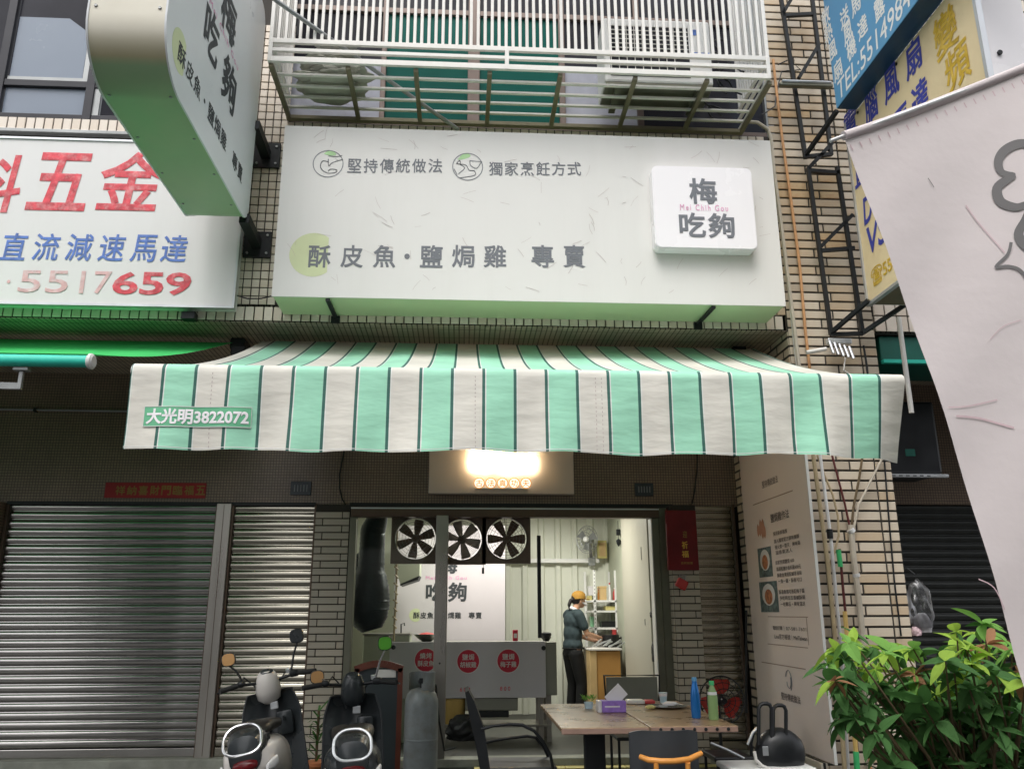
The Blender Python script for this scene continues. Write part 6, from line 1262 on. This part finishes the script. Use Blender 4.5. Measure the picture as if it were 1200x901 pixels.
obj('back_panel', MB().box(a.x+.02,b.x-.02,gy,gy+.02,z1-.40,z1-.015,.004), 'cartg', gcx); obj('frame', MB().tube([(a.x+.03,gy,.5),(a.x,gy,z1),(b.x,gy,z1),(b.x-.03,gy,.5)],.011,8), 'black', gcx, 40); obj('seat', MB().box(a.x+.03,b.x-.03,gy-.42,gy,.50,.53,.01), 'dkgrey', gcx)
for x in (a.x+.05,b.x-.05):
    for y in (gy-.4,gy): obj('leg', MB().tube([(x,y,.5),(x,y,.122)],.012,8), 'black', gcx, 40)
ry_=-2.0; rc_ = thing('dark_chair', 'dark chair with thin angled arms right of the tables', 'chair', (2.3,ry_,.12)); P=lambda x,y,d=0: PY(x,y,ry_+d)
obj('arm', MB().tube([P(833,870),P(852,878),P(872,888)],.010,8).tube([P(876,872),P(882,858),P(890,850)],.011,8), 'alu', rc_, 40); a=P(838,893); b=P(884,893)
obj('seat', MB().box(a.x,b.x,ry_,ry_+.4,.45,.49,.012), 'blackp', rc_); obj('back_rail', MB().tube([P(882,905,.3),P(880,870,.3),P(884,855,.3)],.014,8), 'black', rc_, 40)
for x in (a.x+.03,b.x-.03):
    for y in (ry_+.03,ry_+.37): obj('leg', MB().tube([(x,y,.45),(x,y,.122)],.012,8), 'black', rc_, 40)
# white stool with round black bag
wy=-2.9; ws = thing('white_stool', 'white stool just at the bottom edge of the picture under the black bag', 'stool', (2.1,wy,.12)); a=PY(856,897,wy); b=PY(958,897,wy); zt=PY(900,900,wy-.0).z
obj('top', MB().box(a.x,b.x,wy,wy+.36,zt-.04,zt,.015), 'white', ws)
for x in (a.x+.04,b.x-.04):
    for y in (wy+.04,wy+.32): obj('leg', MB().tube([(x,y,zt-.04),(x,y,.122)],.018,8), 'white', ws, 40)
bgk = thing('round_black_bag', 'round black bag with two tall strap loops standing on the white stool', 'bag', (2.25,wy,.6)); c=PY(914,883,wy+.15); R_=.185
g=remesh(MB().ball(c,R_,.10,R_*.98,3).ball(c+Vector((.06,.02,.04)),.13,.09,.11),.02,3); obj('body', g, 'blackp', bgk, 60)
for x0_,x1_,yt in ((889,904,824),(906,921,826)): obj('strap', MB().tube([PY(x0_,872,wy+.1),PY(x0_,yt+6,wy+.1),PY(x0_+2,yt+1.5,wy+.1),PY(x0_+5,yt,wy+.1),PY(x1_-5,yt,wy+.1),PY(x1_-2,yt+1.5,wy+.1),PY(x1_,yt+6,wy+.1),PY(x1_,872,wy+.1)],.014,8), 'blackp', bgk, 40)
obj('rim_strap', MB().tube([PY(x,y,wy+.02) for x,y in ((884,880),(886,890),(893,897),(900,900))],.012,8), 'cage', bgk, 40); obj('tag_patch', MB().box(-.02,.02,-.004,.004,-.03,.03,.003).xf(Matrix.Translation(PY(896,879,wy+.06)-Vector((0,.02,0)))), 'alu', bgk)
# red fan
fy=-1.0; rf_ = thing('red_floor_fan', 'standing fan with red blades behind the right table', 'fan', (2.3,fy,.12)); c=PY(846,820,fy); R_=PY(872,820,fy).x-c.x; g=MB()
for q_,yy in ((1,0),(.75,-.05),(.5,-.07),(.25,-.08)): g.tube([(c.x+R_*q_*cos(2*pi*k/28),fy+yy,c.z+R_*q_*sin(2*pi*k/28)) for k in range(28)],.004 if q_<1 else .007,5,closed=True)
for k in range(16): a_=2*pi*k/16; g.tube([(c.x+.02*cos(a_),fy-.085,c.z+.02*sin(a_)),(c.x+R_*.6*cos(a_),fy-.07,c.z+R_*.6*sin(a_)),(c.x+R_*cos(a_),fy,c.z+R_*sin(a_)),(c.x+R_*.5*cos(a_),fy+.09,c.z+R_*.5*sin(a_))],.0025,4)
obj('cage', g, 'black', rf_)
for k in range(3):
    a_=pi/2+2*pi*k/3; u=Vector((cos(a_),0,sin(a_))); w=Vector((-sin(a_),0,cos(a_))); g=MB(); cc=Vector((c.x,fy+.03,c.z)); rows=[(.25,.18,.02),(.45,.42,.03),(.7,.5,.02),(.86,.38,.0)]
    Pp=[(cc+u*R_*r_-w*R_*h_+Vector((0,t_,0)),cc+u*R_*r_,cc+u*R_*r_+w*R_*h_-Vector((0,t_,0))) for r_,h_,t_ in rows]
    for p0,p1 in zip(Pp,Pp[1:]): g.quad(p0[0],p0[1],p1[1],p1[0]); g.quad(p0[1],p0[2],p1[2],p1[1])
    obj('blade', g, 'tinred', rf_, True)
obj('motor', MB().ball((c.x,fy+.12,c.z),.06,.09,.06).lathe((c.x,fy-.08,c.z),[(.025,0),(.03,.02)],12,'Y'), 'blackp', rf_, 50); obj('stand', MB().tube([(c.x,fy+.12,c.z-.05),(c.x,fy+.12,.14)],.016,8).lathe((c.x,fy+.12,.121),[(.18,0),(.18,.02),(.03,.04)],20), 'black', rf_, 40)
tag(obj('power_cord', MB().tube([PY(874.5,y,-.4) for y in (715,760,800,835)],[.012,.010,.012,.018],6), 'black', None, 40), 'black cord hanging in front of the narrow shutter beside the menu board', 'cord')
# plastic bag on neighbour side
pb = thing('plastic_bag', 'clear plastic bag bulging out beside the right edge of the column', 'bag', (4.0,-1.7,1.4)); c=PY(1078,712,-1.75)
obj('bag', crumple(tuple(c),.13,.1,.30,41,.3), 'plastic', pb, 40); obj('white_contents', crumple((c.x+.02,c.y+.02,c.z-.14),.09,.06,.12,43,.25), 'paper', pb, 40); obj('pink_contents', crumple((c.x-.06,c.y,c.z-.20),.05,.05,.06,44,.25), 'flagpink', pb, 40)
obj('bag_hook', MB().tube([(c.x-.02,-1.78,c.z+.28),(c.x-.05,-1.70,c.z+.34)],.008,6), 'black', pb)

# ================================================================ BUSH
bu = thing('leafy_bush', 'broad leafed green bush with bright young leaves at the lower right corner', 'bush', (2.75,-4.3,0))
lm_ = {}
def leaf_mesh(L_, Wd, droop, mat):
    g = MB(); rows = 6; pts = []
    for k in range(rows+1):
        t=k/rows; w=Wd*(sin(pi*t**.8))**.8*(1-.25*t) if 0<t<1 else 0; z=-droop*t*t; pts.append((Vector((L_*t,-w,z+w*.28)),Vector((L_*t,0,z)),Vector((L_*t,w,z+w*.28))))
    for a_,b_ in zip(pts,pts[1:]):
        if (a_[0]-a_[1]).length<1e-6: g.poly([a_[1],b_[0],b_[1]]); g.poly([a_[1],b_[1],b_[2]])
        elif (b_[0]-b_[1]).length<1e-6: g.poly([a_[0],b_[1],a_[1]]); g.poly([a_[1],b_[1],a_[2]])
        else: g.quad(a_[0],b_[0],b_[1],a_[1]); g.quad(a_[1],b_[1],b_[2],a_[2])
    return mesh_of('leaf', g, mat, smooth=True)
LM = {m: [leaf_mesh(.20,.056,.06,m),leaf_mesh(.17,.055,.085,m),leaf_mesh(.23,.052,.04,m)] for m in ('leaf1','leaf2','leaf3','leafr')}
rnd = random.Random(23)
outl = [(965,778),(975,755),(990,740),(1006,730),(1025,750),(1045,745),(1070,745),(1095,758),(1106,727),(1130,722),(1165,724),(1190,745),(1212,785)]
def ytop(x):
    for (xa,ya),(xb,yb) in zip(outl,outl[1:]):
        if xa<=x<=xb: return ya+(yb-ya)*(x-xa)/(xb-xa)
    return 800
nl = 0; mass = MB(); stems = MB(); base = Vector((2.85,-4.3,.35))
cl = []
for i in range(150):
    x = rnd.uniform(964,1225); yt = ytop(min(x,1210))+16; lo_ = 865 if x<1030 else 935; y = yt-8+(lo_-yt+8)*(rnd.random()**1.15); 
    if x<1005 and y>850: continue
    d = rnd.uniform(-4.9,-3.9); cl.append((y-yt, PY(x,y,d), x, y))
cl.sort(key=lambda c_: c_[0]+rnd.uniform(0,25))
for depth, c, x, y in cl:
    big = depth < 60; n_ = rnd.randint(5,8)
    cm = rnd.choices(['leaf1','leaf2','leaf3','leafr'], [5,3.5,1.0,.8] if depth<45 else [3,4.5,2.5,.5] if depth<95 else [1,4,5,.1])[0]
    a0 = rnd.uniform(0,6.28)
    for k in range(n_):
        a_ = a0+2*pi*k/n_+rnd.uniform(-.3,.3); el = rnd.uniform(-.85,.45) if k<n_-1 else .8; mt = cm if rnd.random()<.8 else rnd.choice(['leaf2','leaf1','leaf3']); me = rnd.choice(LM[mt]); s_ = rnd.choice([rnd.uniform(.3,.55),rnd.uniform(.45,.7),rnd.uniform(.6,.85)])
        mx = Matrix.Translation(c) @ Matrix.Rotation(a_,4,'Z') @ Matrix.Rotation(-el,4,'Y') @ Matrix.Rotation(rnd.uniform(-.7,.7),4,'X') @ Matrix.Scale(s_,4)
        if nl < 298 and (depth<150):
            o = bpy.data.objects.new('leaf', me); COL.objects.link(o); o.parent = bu; o.matrix_local = Matrix.Translation(-ORG[bu.name]) @ mx; nl += 1
        else:
            i_=len(mass.v); mass.v += [mx @ v.co for v in me.vertices]; mass.f += [tuple(i_+q for q in p.vertices) for p in me.polygons]
    m_ = base.lerp(c,.55)+Vector((rnd.uniform(-.08,.08),rnd.uniform(-.08,.08),-.05)); stems.tube([base+Vector((rnd.uniform(-.15,.15),rnd.uniform(-.1,.1),-.2)),m_,c],[.012,.008,.004],5)
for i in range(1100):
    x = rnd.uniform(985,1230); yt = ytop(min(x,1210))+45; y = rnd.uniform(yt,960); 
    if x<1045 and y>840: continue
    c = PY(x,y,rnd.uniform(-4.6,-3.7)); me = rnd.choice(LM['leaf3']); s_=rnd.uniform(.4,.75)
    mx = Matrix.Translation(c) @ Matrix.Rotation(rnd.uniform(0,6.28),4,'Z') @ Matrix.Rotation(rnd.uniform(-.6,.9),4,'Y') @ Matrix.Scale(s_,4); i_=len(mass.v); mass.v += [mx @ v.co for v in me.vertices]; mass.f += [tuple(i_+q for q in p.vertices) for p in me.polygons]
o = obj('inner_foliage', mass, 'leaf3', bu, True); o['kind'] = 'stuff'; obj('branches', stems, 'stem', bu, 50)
obj('trunk', MB().tube([(2.85,-4.3,.1),(2.84,-4.31,.3),(2.85,-4.3,.45)],[.05,.04,.03],8), 'stem', bu, 50)
pbx = thing('planter', 'low concrete planter holding the leafy bush at the lower right', 'planter', (2.85,-4.3,0)); obj('planter', MB().lathe((2.85,-4.3,.002),[(.24,0),(.33,.36),(.35,.38),(.31,.38),(.30,.33)],24), 'conc', pbx, 40); obj('soil', MB().lathe((2.85,-4.3,.31),[(.30,0),(.28,.02)],20), 'stem', pbx)

# ================================================================ FLAG
fl = thing('white_flag', 'large white flag with grey line art on a tilted pole filling the right edge', 'flag', (1.6,-6.5,2.5)); fy=-6.5
TL = PY(990,163,fy); R1 = PY(1203,83,fy)-TL; rd = Vector((R1.x,0,R1.z)).normalized(); dd = (PY(1201,785,fy)-PY(992,172,fy)); dn = Vector((dd.x,0,dd.z)).normalized()
FW, FH = 1.05, 2.75; g = MB(); n_,m_n = 26, 60
def flp(u,v,off=0): return TL+rd*(u*FW)+dn*(v*FH)+Vector((0, .035*sin(u*6+v*2.2)*(.2+v)+.018*sin(v*10+u*4)*(.2+u)+.005*sin(v*31+u*9)*(1-u) - .0+off, 0))+rd*(.026*sin(pi*min(v/.65,1.0))*(1-u))
for j in range(m_n+1):
    for i in range(n_+1): g.v.append(flp(i/n_,j/m_n))
g.f=[(j*(n_+1)+i,j*(n_+1)+i+1,(j+1)*(n_+1)+i+1,(j+1)*(n_+1)+i) for j in range(m_n) for i in range(n_)]
obj('cloth', g, 'flag', fl, True)
obj('sleeve', MB().tube([flp(u/12,0)-dn*.012 for u in range(13)],.017,10), 'flag', fl, 50)
obj('rod', MB().tube([TL-rd*.055-dn*.012,TL+rd*(FW+.1)-dn*.012],.007,8), 'pipew', fl, 40); 
hook = TL+rd*(FW+.1); obj('pole', MB().tube([hook+Vector((0,.0,.02)),hook+Vector((.05,.02,-.4)),hook+Vector((.10,.05,-3.2))],.02,10), 'pipew', fl, 40)
sq_ = MB()
for k in range(26): p_=flp(k/26+.01,.010,-.002); sq_.quad(p_,p_+rd*.004,p_+rd*.007+dn*.022,p_+rd*.003+dn*.022)
_h = obj('gathered_hem', sq_, 'flagpink', fl); _h['kind'] = 'stuff'
def pxuv(px,py):
    p_=PY(px,py,fy)-TL; D=rd.x*dn.z-rd.z*dn.x; return ((p_.x*dn.z-p_.z*dn.x)/D/FW, (rd.x*p_.z-rd.z*p_.x)/D/FH)
def flink(pts, w, mat, name):
    g=MB(); q=sm(pts,5); prev=None
    for k in range(len(q)):
        a_=Vector(q[max(k-1,0)]); b_=Vector(q[min(k+1,len(q)-1)]); d=(b_-a_).normalized(); n2=Vector((-d.y,d.x)); ww=w if not callable(w) else w(k/(len(q)-1)); c_=Vector(q[k])-Vector((5,0)); L1=flp(*pxuv(*(c_+n2*ww/2)),-.004); L2=flp(*pxuv(*(c_-n2*ww/2)),-.004)
        if prev: g.quad(prev[0],L1,L2,prev[1])
        prev=(L1,L2)
    obj(name, g, mat, fl)
flink([(1240,165),(1215,172),(1195,171),(1180,178),(1173,190),(1176,203),(1188,208),(1182,212),(1171,222),(1174,238),(1190,246),(1203,244),(1200,260),(1192,278),(1200,292),(1214,297),(1240,290)], lambda t_: 6+5*abs(sin(t_*9)), 'flagink', 'line_art')
flink([(1184,287),(1180,301),(1167,315),(1180,315),(1193,320),(1203,335),(1206,352)], 3.5, 'flagink', 'line_art')
flink([(1136,240),(1150,262),(1177,299)], 1.2, 'flagpink', 'faint_line'); flink([(1120,490),(1150,492),(1190,503)], 2.0, 'flagpink', 'faint_line'); flink([(1110,480),(1135,478),(1170,470)], 1.2, 'flagpink', 'faint_line'); flink([(1092,208),(1096,214),(1099,219)], .8, 'flagink', 'faint_line'); flink([(1150,680),(1170,690),(1185,715)], 1.2, 'flagpink', 'faint_line'); flink([(1160,400),(1175,385),(1195,378)], .8, 'flagpink', 'faint_line')

# ================================================================ OPPOSITE SIDE OF THE STREET (seen only mirrored in steel and glass)
def oppo(x0,x1,h,label,y=-19.0):
    t = thing('opposite_building', label, 'building', ((x0+x1)/2,y-4,0), 'buildings across the street'); obj('wall', MB().box(x0,x1,y-8,y,0,h,.05), 'oppod' if h>20 else 'oppo', t); g=MB(); z=4.0
    while z+1.6 < h:
        x=x0+.8
        while x+1.4 < x1: g.box(x,x+1.4,y-.02,y+.03,z,z+1.4); x += 2.2
        z += 3.1
    obj('window', g, 'oppod', t); obj('shopfront', MB().box(x0+.4,x1-.4,y-.02,y+.05,.1,3.0), 'oppod', t)
oppo(-30,-18.2,8,'three storey building across the street on the far left'); oppo(-12.4,-9.2,24,'narrow tall building added across the street, mirrored as a dark band in the left shutters'); oppo(-1.2,9,11,'wide building across the street opposite the shop'); oppo(9.2,26,12.5,'building across the street on the far right')  # tall dark one is unseen, shaped to darken part of the shutter reflections

# ================================================================ SMALL THINGS AND WEAR
cc = thing('ceiling_conduit', 'thin grey conduit running along the dark mosaic wall under the arcade ceiling', 'pipe', (-2,-.03,4.0))
obj('run', MB().tube([(-6,-.03,3.72),(-1.95,-.03,3.70),(-1.9,-.04,3.78),(-1.88,-.03,4.12)],.013,8), 'frameg', cc, 40)
for x in (-4.6,-3.4,-2.3): obj('clip', MB().box(x-.015,x+.015,-.05,-.001,3.69,3.735,.003), 'black', cc)
tag(obj('sign_wire', MB().tube([PY(272,340,-1.83),PY(276,346,-1.84),PY(290,350,-1.84),PY(306,350,-1.83),PY(318,347,-1.83)],.006,6), 'black', None, 40), 'thin black wire sagging between the two front signs', 'wire')
